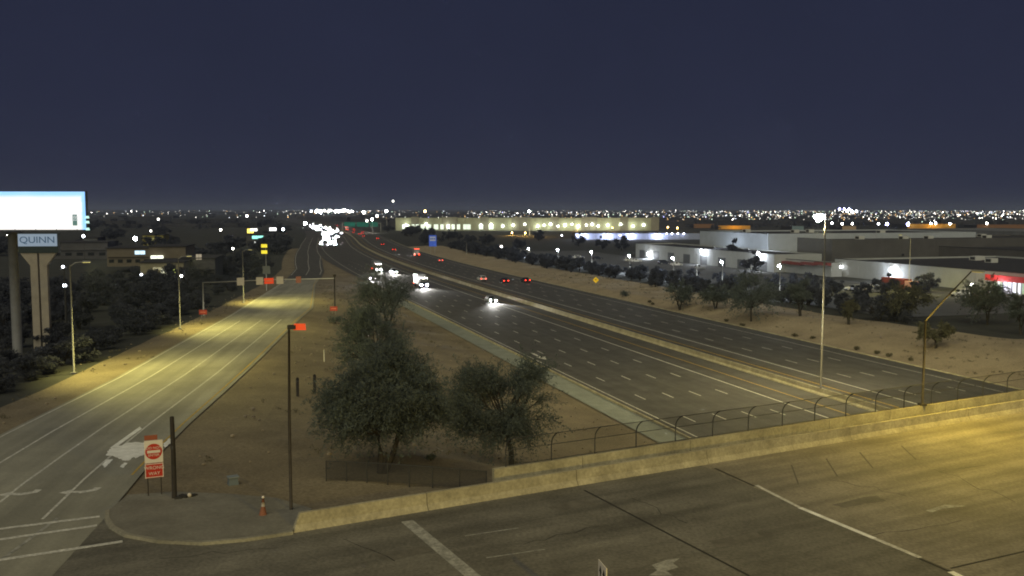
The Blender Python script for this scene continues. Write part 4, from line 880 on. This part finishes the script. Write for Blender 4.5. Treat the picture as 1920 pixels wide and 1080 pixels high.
# ------------------------------------------------------------------ vehicles
def car(kind, paint, lit):
    """front looks along +x; lit: lamps on"""
    t = thing('car', '', 'car')
    hl = glow('headlight_on', (.93, .95, 1), 1100) if lit else mat('headlight_off', (.4, .42, .44), .2); tl = glow('taillight_on', (1, .045, .02), 7) if lit else mat('taillight_off', (.2, .01, .01), .3)
    if kind == 'sedan': L, Wd, zb, zbelt, zt, st_ = 4.7, 1.84, .28, .92, 1.46, [(-2.35, .62, .0), (-2.25, .95, 0), (-1.55, 1.0, 0), (-.75, .95, 1), (.25, .94, 1), (1.05, .92, 0), (2.1, .78, 0), (2.35, .55, 0)]
    elif kind == 'suv': L, Wd, zb, zbelt, zt, st_ = 4.8, 1.94, .36, 1.05, 1.76, [(-2.4, .75, 0), (-2.36, 1.08, 0), (-2.1, 1.08, 1), (-.6, 1.06, 1), (.35, 1.05, 1), (1.05, 1.04, 0), (2.2, .95, 0), (2.4, .66, 0)]
    else: L, Wd, zb, zbelt, zt, st_ = 5.6, 2.0, .48, 1.12, 1.86, [(-2.8, .9, 0), (-2.78, 1.1, 0), (-.72, 1.1, 0), (-.5, 1.1, 1), (.85, 1.1, 1), (1.5, 1.1, 0), (2.65, 1.04, 0), (2.8, .72, 0)]
    mb = MB(); ns = 6; P = []; Fs = []
    for i, (x, zz, c) in enumerate(st_):
        e = .88 if i in (0, len(st_) - 1) else 1.0; w_ = Wd / 2 * e; top = zt if c else zz + .03; wi = w_ * (.74 if c else .9)
        P += [(x, -w_ * .96, zb), (x, -w_, zz - .14), (x, -wi if not c else -w_ * .95, zz), (x, -wi, top), (x, wi, top), (x, wi if not c else w_ * .95, zz), (x, w_, zz - .14), (x, w_ * .96, zb)]
    for i in range(len(st_) - 1):
        for j in range(7): Fs.append((i * 8 + j, i * 8 + j + 1, (i + 1) * 8 + j + 1, (i + 1) * 8 + j))
        Fs.append((i * 8 + 7, i * 8, (i + 1) * 8, (i + 1) * 8 + 7))
    n = len(st_) - 1; Fs += [tuple(range(8)), tuple(range(n * 8, n * 8 + 8))[::-1]]; mb.add(P, Fs); body = mb.build('body', paint, t)
    cab = [i for i, q in enumerate(st_) if q[2]]; c0, c1 = cab[0], cab[-1]
    def gl(nm, a, b, sc=.86):
        q = [Vector(P[k]) for k in (a * 8 + 3, a * 8 + 4, b * 8 + 5, b * 8 + 2)] if nm != 'side' else None
        return q
    for nm, ia, ib in (('windscreen', c1, c1 + 1), ('rear_window', c0, c0 - 1)):
        q = [Vector(P[ia * 8 + 3]), Vector(P[ia * 8 + 4]), Vector(P[ib * 8 + 4]), Vector(P[ib * 8 + 3])]; ce = sum(q, Vector()) / 4; nrm = (q[1] - q[0]).cross(q[2] - q[1]).normalized(); nrm = nrm if nrm.z > 0 else -nrm
        MB().add([ce + (v - ce) * .86 + nrm * .012 for v in q], [(0, 1, 2, 3)]).build(nm, glass, body)
    for sgn in (0, 1):
        for i in range(c0, c1):
            ks = (2, 3) if sgn == 0 else (5, 4); q = [Vector(P[i * 8 + ks[0]]), Vector(P[(i + 1) * 8 + ks[0]]), Vector(P[(i + 1) * 8 + ks[1]]), Vector(P[i * 8 + ks[1]])]; ce = sum(q, Vector()) / 4; o_ = Vector((0, -.012 if sgn == 0 else .012, .004))
            MB().add([ce + (v - ce) * .84 + o_ for v in q], [(0, 1, 2, 3)]).build('side_window', glass, body)
    r_ = .33 if kind == 'sedan' else .39
    for sx in (-L * .3, L * .31):
        for sy in (-1, 1):
            wh = MB().tube([(sx, sy * (Wd / 2 - .20), r_), (sx, sy * (Wd / 2 + .015), r_)], r_, 14).build('wheel', rubber, t); MB().tube([(sx, sy * (Wd / 2 + .0155), r_), (sx, sy * (Wd / 2 + .03), r_)], r_ * .6, 12).build('rim', galv, wh)
    fz = st_[-1][1]; rz_ = st_[0][1]
    for sy in (-1, 1):
        MB().ball((L / 2 + .02, sy * Wd * .36, fz + .02), .15, 8, 5, (.45, 1.2, .8)).build('headlight', hl, t); MB().box((-L / 2 - .015, sy * Wd * .37, rz_ + .16), (.05, .34, .2)).build('taillight', tl, t)
    MB().box((L / 2, 0, zb + .1), (.12, Wd * .86, .2)).build('bumper', black, t); MB().box((-L / 2, 0, zb + .1), (.12, Wd * .86, .2)).build('bumper', black, t)
    if kind == 'pickup': MB().box((-1.75, 0, 1.12), (1.9, Wd * .72, .03)).build('bed', black, t)
    return t
def truck(paint, box_m, oncoming):
    t = thing('truck', '', 'truck'); hl = glow('headlight_on', (.93, .95, 1), 1100); tl = glow('truck_taillight', (1, .06, .015), 12)
    MB().box((0, 0, .75), (9.6, 1.0, .3)).build('chassis', black, t)
    MB().box((-1.5, 0, 2.35), (6.6, 2.5, 2.75)).build('cargo_box', box_m, t)
    cb = MB(); P = [(2.0, zz) for zz in ()]; prof = [(2.0, .6), (4.8, .6), (4.85, 1.45), (4.3, 1.6), (3.75, 2.7), (2.0, 2.8)]
    cb.add([(a, -1.15, b) for a, b in prof] + [(a, 1.15, b) for a, b in prof], [tuple(range(6)), tuple(range(6, 12))[::-1]] + [(i, i + 6, (i + 1) % 6 + 6, (i + 1) % 6) for i in range(6)]); c = cb.build('cab', paint, t)
    MB().add([(4.24, -1.0, 1.75), (4.24, 1.0, 1.75), (3.81, 1.0, 2.62), (3.81, -1.0, 2.62)], [(0, 1, 2, 3)]).build('windscreen', glass, c)
    for sx in (-3.6, -2.5, 3.6):
        for sy in (-1, 1): MB().tube([(sx, sy * .85, .48), (sx, sy * 1.2, .48)], .48, 12).build('wheel', rubber, t)
    for sy in (-1, 1):
        MB().ball((4.87, sy * .85, .95), .18, 8, 5, (.4, 1.1, .8)).build('headlight', hl, t); MB().box((-4.84, sy * 1.0, .95), (.06, .5, .3)).build('taillight', tl, t); MB().box((4.0, sy * 1.35, 2.1), (.1, .2, .55)).build('mirror', black, t)
    for yy in (-.9, -.3, .3, .9): MB().box((3.8, yy, 2.86), (.12, .22, .1)).build('marker_lamp', glow('marker_white', (1, .95, .9), 60) if oncoming else black, c); MB().box((-4.82, yy, 3.62), (.04, .36, .14)).build('marker_lamp', tl, t)
    return t
PROT = {}
def put(kind, paint_name, s, t_, toward, label, group=None, power=0, lit=True, bend=True, rz=None, z=None, name=None):
    paint = dict(white=white_car, silver=silver_car, dark=dark_car, red=red_car, blue=blue_car)[paint_name]; key = (kind, paint_name, toward and kind == 'truck', lit)
    if key not in PROT: o = truck(paint, white_car if paint_name == 'white' else silver_car, toward) if kind == 'truck' else car(kind, paint, lit); PROT[key] = o
    else: o = copy_tree(PROT[key]); 
    for c in list(o.children):
        if c.type == 'LIGHT': bpy.data.objects.remove(c)
    x, y, z_ = W(s, t_, .004, bend); hd = FA - (math.atan((off(s + 4) - off(s - 4)) / 8) if bend else 0)
    o.location = (x, y, z_ if z is None else z); o.rotation_euler.z = (hd + (math.pi if toward else 0)) if rz is None else rz
    o['label'] = label; o['category'] = 'truck' if kind == 'truck' else ('pickup' if kind == 'pickup' else 'car')
    if group: o['group'] = group
    elif 'group' in o: del o['group']
    o.name = {'truck': 'truck', 'pickup': 'pickup_truck', 'suv': 'suv', 'sedan': 'car'}[kind] if name is None else name
    if power: BEAMS.append((o, power))
    return o
BEAMS = []
def tpx(px, py): x, y, _ = at(px, py, 0); s, t_ = st(x, y); return s, t_ - off(s)
ON = [((920, 566), 'sedan', 'silver', 'oncoming car nearest the camera, beside the concrete median', 260), ((789, 538), 'truck', 'dark', 'oncoming truck with roof lights, nearest oncoming vehicle after the lone car', 260),
      ((738, 513), 'suv', 'silver', 'oncoming vehicle with bluish headlights right of the brightest glare', 260), ((707, 509), 'truck', 'silver', 'oncoming truck with the brightest glare, straight above the farthest tree', 320), ((697, 525), 'sedan', 'white', 'oncoming car in the lane nearest the dirt, low beside the tree row', 200)]
for q, kind, p_, lb, P_ in ON: s, t_ = tpx(*q); put(kind, p_, s, t_, True, lb, 'oncoming traffic', P_)
GO = [((945, 530), 'sedan', 'dark', 'departing car with orange-red taillights, left of a closely following pair'), ((985, 529), 'sedan', 'dark', 'departing car with pinkish taillights in the outermost lane'), ((903, 527), 'suv', 'white', 'pale departing car just left of the orange-red taillights'),
      ((825, 491), 'sedan', 'silver', 'departing pale car with twin red lamps right of the red-lit truck'), ((779, 480), 'truck', 'dark', 'departing truck covered in bright red lamps below the blue sign'), ((738, 470), 'sedan', 'dark', 'departing car with a red lamp glow left of the red-lit truck'),
      ((717, 460), 'sedan', 'dark', 'departing car with faint red lamps, farther than the red-lit truck'), ((679, 439), 'sedan', 'red', 'small far departing car, lower of two below the bright amber-red lamps'), ((662, 437), 'sedan', 'dark', 'small far departing car, left of two below the bright amber-red lamps'), ((650, 432), 'truck', 'dark', 'far departing truck glowing red and amber beside the white headlight cluster')]
for q, kind, p_, lb in GO: s, t_ = tpx(*q); put(kind, p_, s, t_, False, lb, 'departing traffic')
for k in range(58):
    s = 590 + 760 * (k / 57) ** 1.1 + random.uniform(-8, 8); lane = random.choice((44, 46, 49, 52.6) if s < 720 else (44, 46, 49, 52.6, 56.3, 60, 63.3)); kind = random.choice(('sedan', 'suv', 'sedan', 'truck')); put(kind, random.choice(('white', 'silver', 'dark')) if kind != 'truck' else 'white', s, lane, True, 'oncoming vehicle lost in the dense white headlight cluster far up the freeway', 'far headlight cluster')
for k in range(10):
    s = 700 + 70 * k; put('sedan', 'dark', s, random.choice((77.6, 81.5, 85)), False, 'tiny far departing car among the red lamps near the vanishing freeway', 'far taillights')
# parked cars in the lot
PK = [(1181, 491, 'white', 'suv', 'white parked car glaring under the fourth car park lamp'), (1192, 492, 'white', 'sedan', 'white parked car right beside the glaring one in the lot'), (1085, 486, 'white', 'suv', 'pale parked car below the third car park lamp'), (985, 476, 'white', 'suv', 'pale parked car at the far left of the lot'), (973, 473, 'silver', 'pickup', 'second pale parked vehicle at the far left of the lot'),
      (1268, 499, 'white', 'sedan', 'white parked car under the fifth car park lamp'), (1372, 497, 'white', 'suv', 'white parked car before the tall block'), (1600, 545, 'white', 'sedan', 'pale parked car, left of the row behind the slope crest'), (1613, 547, 'silver', 'suv', 'second of the pale cars parked behind the slope crest'), (1626, 548, 'white', 'pickup', 'third of the pale cars parked behind the slope crest'), (1640, 549, 'silver', 'sedan', 'rightmost of the pale cars parked behind the slope crest'),
      (1440, 492, 'white', 'suv', 'pale car parked right of the big lot tree'), (1655, 522, 'blue', 'suv', 'dark blue car parked near the bright wall'), (1800, 556, 'white', 'suv', 'pale blue-lit car parked behind the bent lamp arm'), (1120, 487, 'dark', 'sedan', 'dark parked car right of the third car park lamp'), (1245, 496, 'dark', 'suv', 'dark parked car left of the fifth car park lamp'), (1310, 505, 'silver', 'sedan', 'grey parked car before the low front warehouse')]
for px, py, c_, kind, lb in PK:
    x, y, z = on_ground(px, py); s, t_ = st(x, y); put(kind, c_, s, t_, False, lb, 'cars parked across the freeway', lit=False, bend=False, rz=TH + random.uniform(-.06, .06) + (0 if random.random() < .6 else math.pi), z=z + .06)
for o, P_ in BEAMS:
    zh = .75; L = 2.6 if 'truck' not in o.name or 'pickup' in o.name else 5.0
    lamp('SPOT', 'headlight_beam', o, (L, 0, .8), P_ * 42, (.95, .93, .86), .12, 75, .8, (1, 0, -.16))

# ------------------------------------------------------------------ far warehouse, low blue building, left-side buildings
d0 = 980
def far_building(name, label, px0, px1, d, ytop, ybase, m, bays, alt=None, group=None, lamp_spec=None, depth=40):
    x0, x1 = (px0 - 960) / FPX * d, (px1 - 960) / FPX * d; g = z_at(ybase, d); zt = z_at(ytop, d); t = thing(name, label, 'building', (x0, d, g - 1.0), 0, group); w_ = x1 - x0; h = zt - g + 1.0
    for i in range(bays):
        a, b = w_ * i / bays, w_ * (i + 1) / bays; up = (alt[i % len(alt)] if alt else 0)
        MB().box(((a + b) / 2, -.25 if up else 0, (h + up) / 2), (b - a - .15, .5 if not up else 1.0, h + up)).build('wall_panel', m[i % len(m)], t)
    MB().box((w_ / 2, depth / 2 + .6, h / 2 - .2), (w_ - .3, depth, h - .6)).build('body', roof_d, t)
    return t, w_, h, x0, g
cream = mat('cream_tiltup', (.40, .41, .29), .9, .3, .05); olive = mat('olive_tiltup', (.26, .25, .20), .9, .12, .1)
t, w_, h, x0, g = far_building('lit_warehouse', 'very long cream warehouse with rows of glowing wall lights on the horizon', 742, 1235, 985, 408.5, 432, [cream, cream, olive, cream, cream, cream, olive, olive, cream], 34, alt=[0, 0, 1.2, 0, 0, 0, .8, .8, 0], depth=90)
for px, wpx in ((757, 5), (766, 5), (775, 5), (783, 6), (793, 7), (804, 9), (818, 8), (829, 6), (841, 6), (850, 6), (860, 6), (872, 6), (879, 7), (902, 8), (921, 9)):
    xx = (px - 960) / FPX * 985 - x0; f = MB().box((xx, -.75, h * .34), (wpx * .563, .3, h * .38)).build('lit_bay', mat('lit_bay', (.4, .4, .4), .5, emit=(.86, 1, .80), estr=1.1, sample=False), t); MB().box((xx, -.95, h * .34 + h * .2), (wpx * .5, .2, .5)).build('bay_lintel', olive, f)
for i, px in enumerate((762, 800, 840, 902, 921, 943, 962, 984, 1008, 1020, 1032, 1046, 1059, 1072, 1084, 1099, 1110, 1121, 1139, 1163, 1186, 1206)):
    xx = (px - 960) / FPX * 985 - x0; o = MB().ball((xx, -1.6, h * (.46 + .08 * math.sin(i * 2.1))), .95 + .35 * math.sin(i * 1.7) ** 2, 8, 5).build('wall_light', glow('far_wall_light', (.93, 1, .84), 14), t)
    if i % 2 == 0: lamp('POINT', 'lamp_light', t, (xx, -5, h * .42), 1700, (.95, 1, .75), .5)
t, w_, h, x0, g = far_building('low_blue_building', 'low bluish building with bright wall lamps between the lots', 1078, 1312, 690, 437.5, 447.5, [mat('blue_wall', (.30, .34, .48), .9, .1, .1)], 12, depth=40)
for i, px in enumerate((1053, 1082, 1093, 1138, 1162, 1182, 1232, 1249, 1259, 1270, 1281)):
    xx = (px - 960) / FPX * 690 - x0; MB().ball((xx, -1.4, h * .70 if px < 1240 else h * .95), .8 if px in (1138, 1182, 1232) else .5, 8, 5).build('wall_light', glow('blue_wall_light', (.86, .88, 1), 18), t)
    if px in (1138, 1182, 1232, 1093): lamp('POINT', 'lamp_light', t, (xx, -3.5, h * .6), 6000, (.75, .80, 1), .5)
for px, py, d, P_, lb in ((960, 436, 800, 9000, 'left orange sodium lamp on the far lot'), (985, 439, 790, 12000, 'bright orange sodium lamp beside the white mast'), (1011, 443, 760, 8000, 'orange sodium lamp right of the white mast'), (1083, 428, 960, 8000, 'amber lamp below the long lit warehouse'), (1148, 427, 950, 6000, 'yellow lamp pair below the long lit warehouse'), (1270, 427, 880, 12000, 'bright orange lamp right of the long lit warehouse'), (1252, 426, 900, 7000, 'orange lamp left of the bright orange one')):
    x, y, z = atd(px, py, d); g = gz(x, y); h = max(z - g, 2.5); t = thing('sodium_lamp', lb, 'lamp post', (x, y, g), 0, 'orange lamps on the far lots')
    MB().tube([(0, 0, 0), (0, 0, h + .3)], .12, 6).build('pole', dark_steel, t); MB().box((0, 0, h + .5), (1.2, .6, .25)).build('lamp_head', dark_steel, t); MB().ball((0, -.1, h), .55, 8, 5).build('lens', glow('sodium_lens', (1, .62, .22), 25), t)
    lamp('POINT', 'lamp_light', t, (0, -.4, h - .6), P_, (1, .55, .10), .4)
ow = mat('ochre_wall', (.55, .30, .06), .9, .2, .1)
for px0, px1, d, yt, yb, m_, lb in ((1346, 1406, 1050, 423, 429, ow, 'ochre lit warehouse wall right of the orange lamps'), (1300, 1338, 1100, 420, 426, mat('brown_wall', (.24, .13, .07), .9), 'brown far building left of the ochre wall'), (1578, 1604, 950, 424, 430, mat('tan_wall', (.45, .33, .22), .9), 'small tan far building right of the median mast'), (1484, 1506, 960, 424, 430, mat('teal_wall', (.20, .28, .32), .9), 'small bluish far building left of the median mast'),
                                   (1700, 1790, 1000, 420, 427, ow, 'long ochre far building near the right side'), (1830, 1930, 1000, 421, 428, mat('brown_wall', (.24, .13, .07), .9), 'brown far building at the right edge')):
    t, w_, h, x0, g = far_building('far_warehouse', lb, px0, px1, d, yt, yb, [m_], 4)
    if m_ is ow: lamp('POINT', 'lamp_light', t, (w_ * .5, -9, h * .8), 3500, (1, .6, .12), .5)
# left: dim offices with a few lit windows, alongside the road
dim = mat('dim_tan_wall', (.15, .13, .10), .9, .2, .3); dimb = mat('dim_grey_wall', (.085, .085, .09), .9, .2, .3)
def left_building(label, px0, px1, d, yt, yb, m_, wins, az=R(10), depth=18):
    x0, x1 = (px0 - 960) / FPX * d, (px1 - 960) / FPX * d; g = z_at(yb, d); zt = z_at(yt, d); t = thing('office_building', label, 'building', (x0, d, g - 1.5), az); w_ = x1 - x0; h = zt - g + 1.5
    MB().box((w_ / 2, depth / 2, h / 2), (w_, depth, h)).build('wall', m_, t); MB().box((w_ / 2, depth / 2, h + .15), (w_ + .8, depth + .8, .3)).build('roof', roof_d, t); MB().box((w_ / 2, -.35, h * .55), (w_ * .98, .6, .25)).build('ledge', m_, t)
    for (px, py, ww, wh, col, es) in wins:
        xx = (px - px0) / (px1 - px0) * w_; zz = z_at(py, d) - g + 1.5; f = MB().box((xx, -.06 if abs(zz - h * .55) > .5 else -.7, zz), (ww, .1, wh)).build('lit_window', mat('win_%d_%d' % (px, py), (.2, .2, .2), .4, emit=col, estr=es), t); MB().box((xx, -.14 if abs(zz - h * .55) > .5 else -.78, zz), (.08, .05, wh)).build('mullion', dark_steel, f)
    for i in range(5): MB().box((w_ * (i + .5) / 5, -.04, h * .3), (w_ / 9, .06, h * .18)).build('window', glass, t)
    return t
left_building('dim tan office with a lit blue-white window, left of the ramp thicket', 200, 278, 330, 466, 492, dim, [(259, 474, 3.4, 1.3, (.55, .8, 1), 1.6)])
left_building('dim tan office with a bright greenish sign window amid the left trees', 279, 345, 300, 463, 500, dim, [(294, 483, 3.8, 1.3, (.95, 1, .82), 2.2)])
left_building('low building with glowing yellow-green doorways behind the second lamp post', 262, 340, 262, 493, 530, mat('tan_stucco', (.26, .24, .17), .9, .2, .3), [(303, 512, 1.0, 2.2, (.85, .85, .6), .9), (309, 511, 1.1, 2.4, (.9, .9, .55), 1.2), (318, 510, 1.9, 2.9, (.75, .9, .2), 1.5), (292, 504, 2.2, .7, (.6, .55, .3), .5)])
left_building('dark house with a teal lit wall left of the gantry', 340, 400, 275, 485, 520, dimb, [(371, 482, 1.6, 1.6, (.6, .5, .35), .5)])
left_building('far yellow-lit arcade of a building left of the ramp', 268, 305, 560, 441, 457, mat('arcade_wall', (.30, .27, .08), .9), [(284, 452, 1.6, 3.2, (.6, .6, .2), .6), (300, 452, 1.6, 3.2, (.6, .6, .25), .6)])
left_building('far shop with a white-green lit sign right of the pylon sign', 156, 182, 520, 446, 462, dimb, [(168, 455, 6.5, 2.0, (.6, .9, .75), .8)])
left_building('dark mid-distance block behind the pylon sign', 96, 196, 420, 455, 480, dimb, [])
left_building('petrol station canopy with white, amber and teal lights near the ramp end', 462, 512, 560, 440, 462, dimb, [(470, 433, 3.6, 2.6, (1, .75, .1), 2.5), (476, 431, 4.2, 1.6, (1, 1, .9), 2.2), (483, 445, 6.5, 1.8, (.3, .95, .8), 1.6), (484, 455, 5.2, 1.2, (.9, .95, .9), 1.2), (511, 430, 4.0, 1.8, (1, 1, 1), 3)])
# yellow lit plates and grey box on a mast left of the ramp end
x, y, z = on_ground(500, 545); h = z_at(457, y) - z; t = thing('ramp_signal_mast', 'slim mast with two yellow lit plates and a grey box, behind the gantry', 'signal mast', (x, y, z), 0)
MB().tube([(0, 0, -.2), (0, 0, h)], [.13, .09], 8).build('pole', galv, t, True)
for yy in (461, 472.5): MB().box((-.35, -.15, z_at(yy, y) - z), (1.5, .12, .85)).build('lit_plate', mat('yellow_lit_plate', (.4, .3, .02), .5, emit=(1, .82, .05), estr=.9), t)
MB().box((.1, -.1, z_at(506, y) - z), (1.9, .25, 2.0)).build('sign_back', mat('grey_sign_back', (.14, .15, .14), .7), t)

# ------------------------------------------------------------------ town lights: the nearer ones as lamp posts, the rest a far mass
def town_lamp(px, py, d, col, es, r_, label, grp):
    x, y, z = atd(px, py, d); g = gz(x, y); h = max(z - g, 3); t = TOWN.get((col, es, r_))
    if t is None:
        t = thing('town_lamp', label, 'street lamp', (x, y, g), 0, grp); TOWN[(col, es, r_)] = t
        MB().tube([(0, 0, 0), (0, 0, .96)], [.15, .1], 6).build('pole', dark_steel, t); MB().box((0, 0, .99), (1.0, .5, .03)).build('lamp_head', dark_steel, t); t['_h'] = 1.0
        b_ = MB().ball((0, 0, 0), r_, 8, 5).build('lens', glow('town_%.2f_%.2f_%d' % (col[1], col[2], es), col, es), t)
    else: t = copy_tree(t)
    t.location = (x, y, g); t['label'] = label; t['group'] = grp
    for c in t.children:
        if c.name.startswith('lens'): c.location = (0, -.3, h)
        else: c.scale.z = h
TOWN = {}
WH, CW, GR, OR, BL = (1, .96, .85), (.85, .92, 1), (.75, 1, .75), (1, .62, .25), (.45, .45, 1)
for px, py, d, col, es, r_, lb in ((297, 411, 900, WH, 10, 1.0, 'lone pale lamp above the dark left trees'), (254, 447, 420, CW, 60, .9, 'brightest white lamp among the left houses'), (157, 443, 380, CW, 40, .5, 'small white lamp right of the pylon sign'), (414, 431, 640, WH, 20, .7, 'warm white lamp among dark trees right of the left houses'), (463, 405, 1000, WH, 20, 1.2, 'white lamp on the skyline left of the headlight cluster'),
                                   (283, 433, 620, WH, 8, .7, 'dim lamp above the yellow-lit arcade'), (333, 461, 330, CW, 10, .4, 'pale lamp at the head of the second ramp lamp post'), (266, 515, 240, CW, 8, .35, 'dim lamp in the thicket below the lit office'), (341, 517, 240, WH, 14, .35, 'small lamp right of the yellow-green doorways'), (437, 466, 330, WH, 30, .35, 'warm lamp left of the third ramp lamp post'), (120, 500, 128, CW, 25, .16, 'small white lamp left of the nearest ramp lamp post'), (18, 440, 150, WH, 40, .22, 'small white lamp under the billboard'), (123, 535, 150, CW, 18, .28, 'white lit doorway lamp below the nearest ramp lamp post head'),
                                   (1821, 536, 225, WH, 60, .32, 'single white lamp behind the bent overpass lamp arm'), (940, 462, 420, WH, 10, .5, 'slim white lamp at the left end of the car park'), (531, 430, 700, CW, 25, .9, 'white lamp right of the petrol station'), (572, 419, 1150, CW, 160, 1.6, 'leftmost bluish glaring lamp of the far headlight cluster'),
                                   (682, 398, 1500, WH, 40, 2.2, 'white lamp above the far green gantry'), (688, 414, 1200, WH, 18, 1.3, 'white lamp low beside the far green gantry'), (707, 405, 1300, WH, 20, 1.6, 'pale lamp between the high lamp and the green gantry'), (737, 377, 1500, WH, 12, 1.3, 'tiny lamp high above the skyline'), (797, 396, 1300, OR, 20, 1.6, 'reddish lamp on the skyline above the lit warehouse')):
    town_lamp(px, py, d, col, es, r_, lb, 'single lamps in the town')
for px, py, col in ((1574, 392, BL), (1583, 392, BL), (1592, 392, BL), (1597, 396, CW), (1588, 396, CW), (1606, 396, CW)): town_lamp(px, py, 2600, col, 40, 2.8, 'lamp in the blue-white floodlight cluster right of the median mast', 'blue floodlight cluster')
for px in (1560, 1579, 1598, 1647, 1662, 1703, 1745, 1754, 1781, 1850): town_lamp(px, 419 + random.uniform(-.6, .6), 1000, random.choice((CW, WH)), 45, 1.0, 'small white lamp in the row behind the long dark roof', 'lamp row behind the long roof')
town_lamp(1663, 420, 980, BL, 60, 1.5, 'vivid blue lamp, left one of two behind the long dark roof', 'single lamps in the town'); town_lamp(1702, 421, 980, BL, 60, 1.4, 'vivid blue lamp, right one of two behind the long dark roof', 'single lamps in the town')
for k in range(26): town_lamp(575 + 95 * random.random() ** .9, 394.5 + abs(random.gauss(0, 2.2)), random.uniform(2300, 3000), random.choice((WH, WH, CW)), 60 if k % 3 else 25, 2.2 if k % 2 else 3.2, 'pale light in the skyline row above the headlight cluster', 'skyline lights above the headlights')
mbs = {}
pal = [(WH, 8), (WH, 2.6), (CW, 4.5), (GR, 3.2), (OR, 4), (WH, 22), (BL, 5), (WH, 1.1), (OR, 1.5)]
wt = [4, 7, 4, 4, 3, 1.3, .5, 9, 4]
rc = random.Random(5); far_me = MB(); idx = []
for k in range(1500):
    px = rc.choice((rc.uniform(690, 1930), rc.uniform(880, 1930), rc.uniform(1250, 1930), rc.uniform(160, 720) if rc.random() < .45 else rc.uniform(900, 1930)))
    d = 1000 * math.exp(rc.uniform(.3, 2.1)); x = (px - 960) / FPX * d; g = gz(x, d); z = g + rc.uniform(4, 11); r_ = d * rc.uniform(.00022, .00055)
    if px < 700 and d < 1800: continue
    a = len(far_me.f); far_me.ball((x, d, z), r_, 5, 3); ci = rc.choices(range(len(pal)), wt)[0]; idx += [ci] * (len(far_me.f) - a)
o = far_me.build('distant_city_lights', glow('city_0', pal[0][0], pal[0][1]))
for i, (c_, s_) in enumerate(pal[1:]): o.data.materials.append(glow('city_%d' % (i + 1), c_, s_))
o.data.polygons.foreach_set('material_index', idx); tag(o, 'countless tiny lights of the far town along the horizon', 'city lights', kind='stuff')
# low far roofs and tree tops that the lights stand among
rc = random.Random(11); mb = MB()
for k in range(420):
    d = 1000 * math.exp(rc.uniform(.1, 2.3)); x = rc.uniform(-.62, .62) * d; s, t_ = st(x, d)
    if 10 < t_ - off(s) < 110 and s < 2600: continue
    w_ = rc.uniform(20, 90); hh = rc.uniform(4, 9); mb.box((x, d, gz(x, d) + hh / 2 - .5), (w_, rc.uniform(15, 40), hh), rc.uniform(-.3, .3))
tag(mb.build('distant_town', mat('distant_roofs', (.05, .05, .055), .95, .5, .01)), 'dark low roofs of the far town under the lights', 'town', kind='stuff')
far_c = []; far_r = []
for k in range(900):
    d = 1000 * math.exp(rc.uniform(0, 2.2)); x = rc.uniform(-.62, .62) * d; s, t_ = st(x, d)
    if 10 < t_ - off(s) < 112 and s < 2600: continue
    far_c.append((x, d, gz(x, d) + 2.5)); far_r.append(rc.uniform(4, 9))
tag(leaves('distant_trees', leaf_c, None, far_c, far_r, 26000, 3.2, 1.6, .7), 'dark tree tops of the far town below the horizon', 'trees', kind='stuff')

# ------------------------------------------------------------------ night haze over the whole valley
hm = bpy.data.materials.new('haze_air'); hm.use_nodes = True; n = hm.node_tree; n.nodes.clear(); o = n.nodes.new('ShaderNodeOutputMaterial'); v = n.nodes.new('ShaderNodeVolumePrincipled')
v.inputs['Color'].default_value = (.58, .68, 1.0, 1); v.inputs['Density'].default_value = 1.25e-4; v.inputs['Anisotropy'].default_value = .25; n.links.new(v.outputs[0], o.inputs['Volume'])
tag(MB().box((0, 12000, 38), (36000, 26000, 84)).build('haze', hm), 'thin pale night haze over the whole valley', 'haze', kind='stuff')
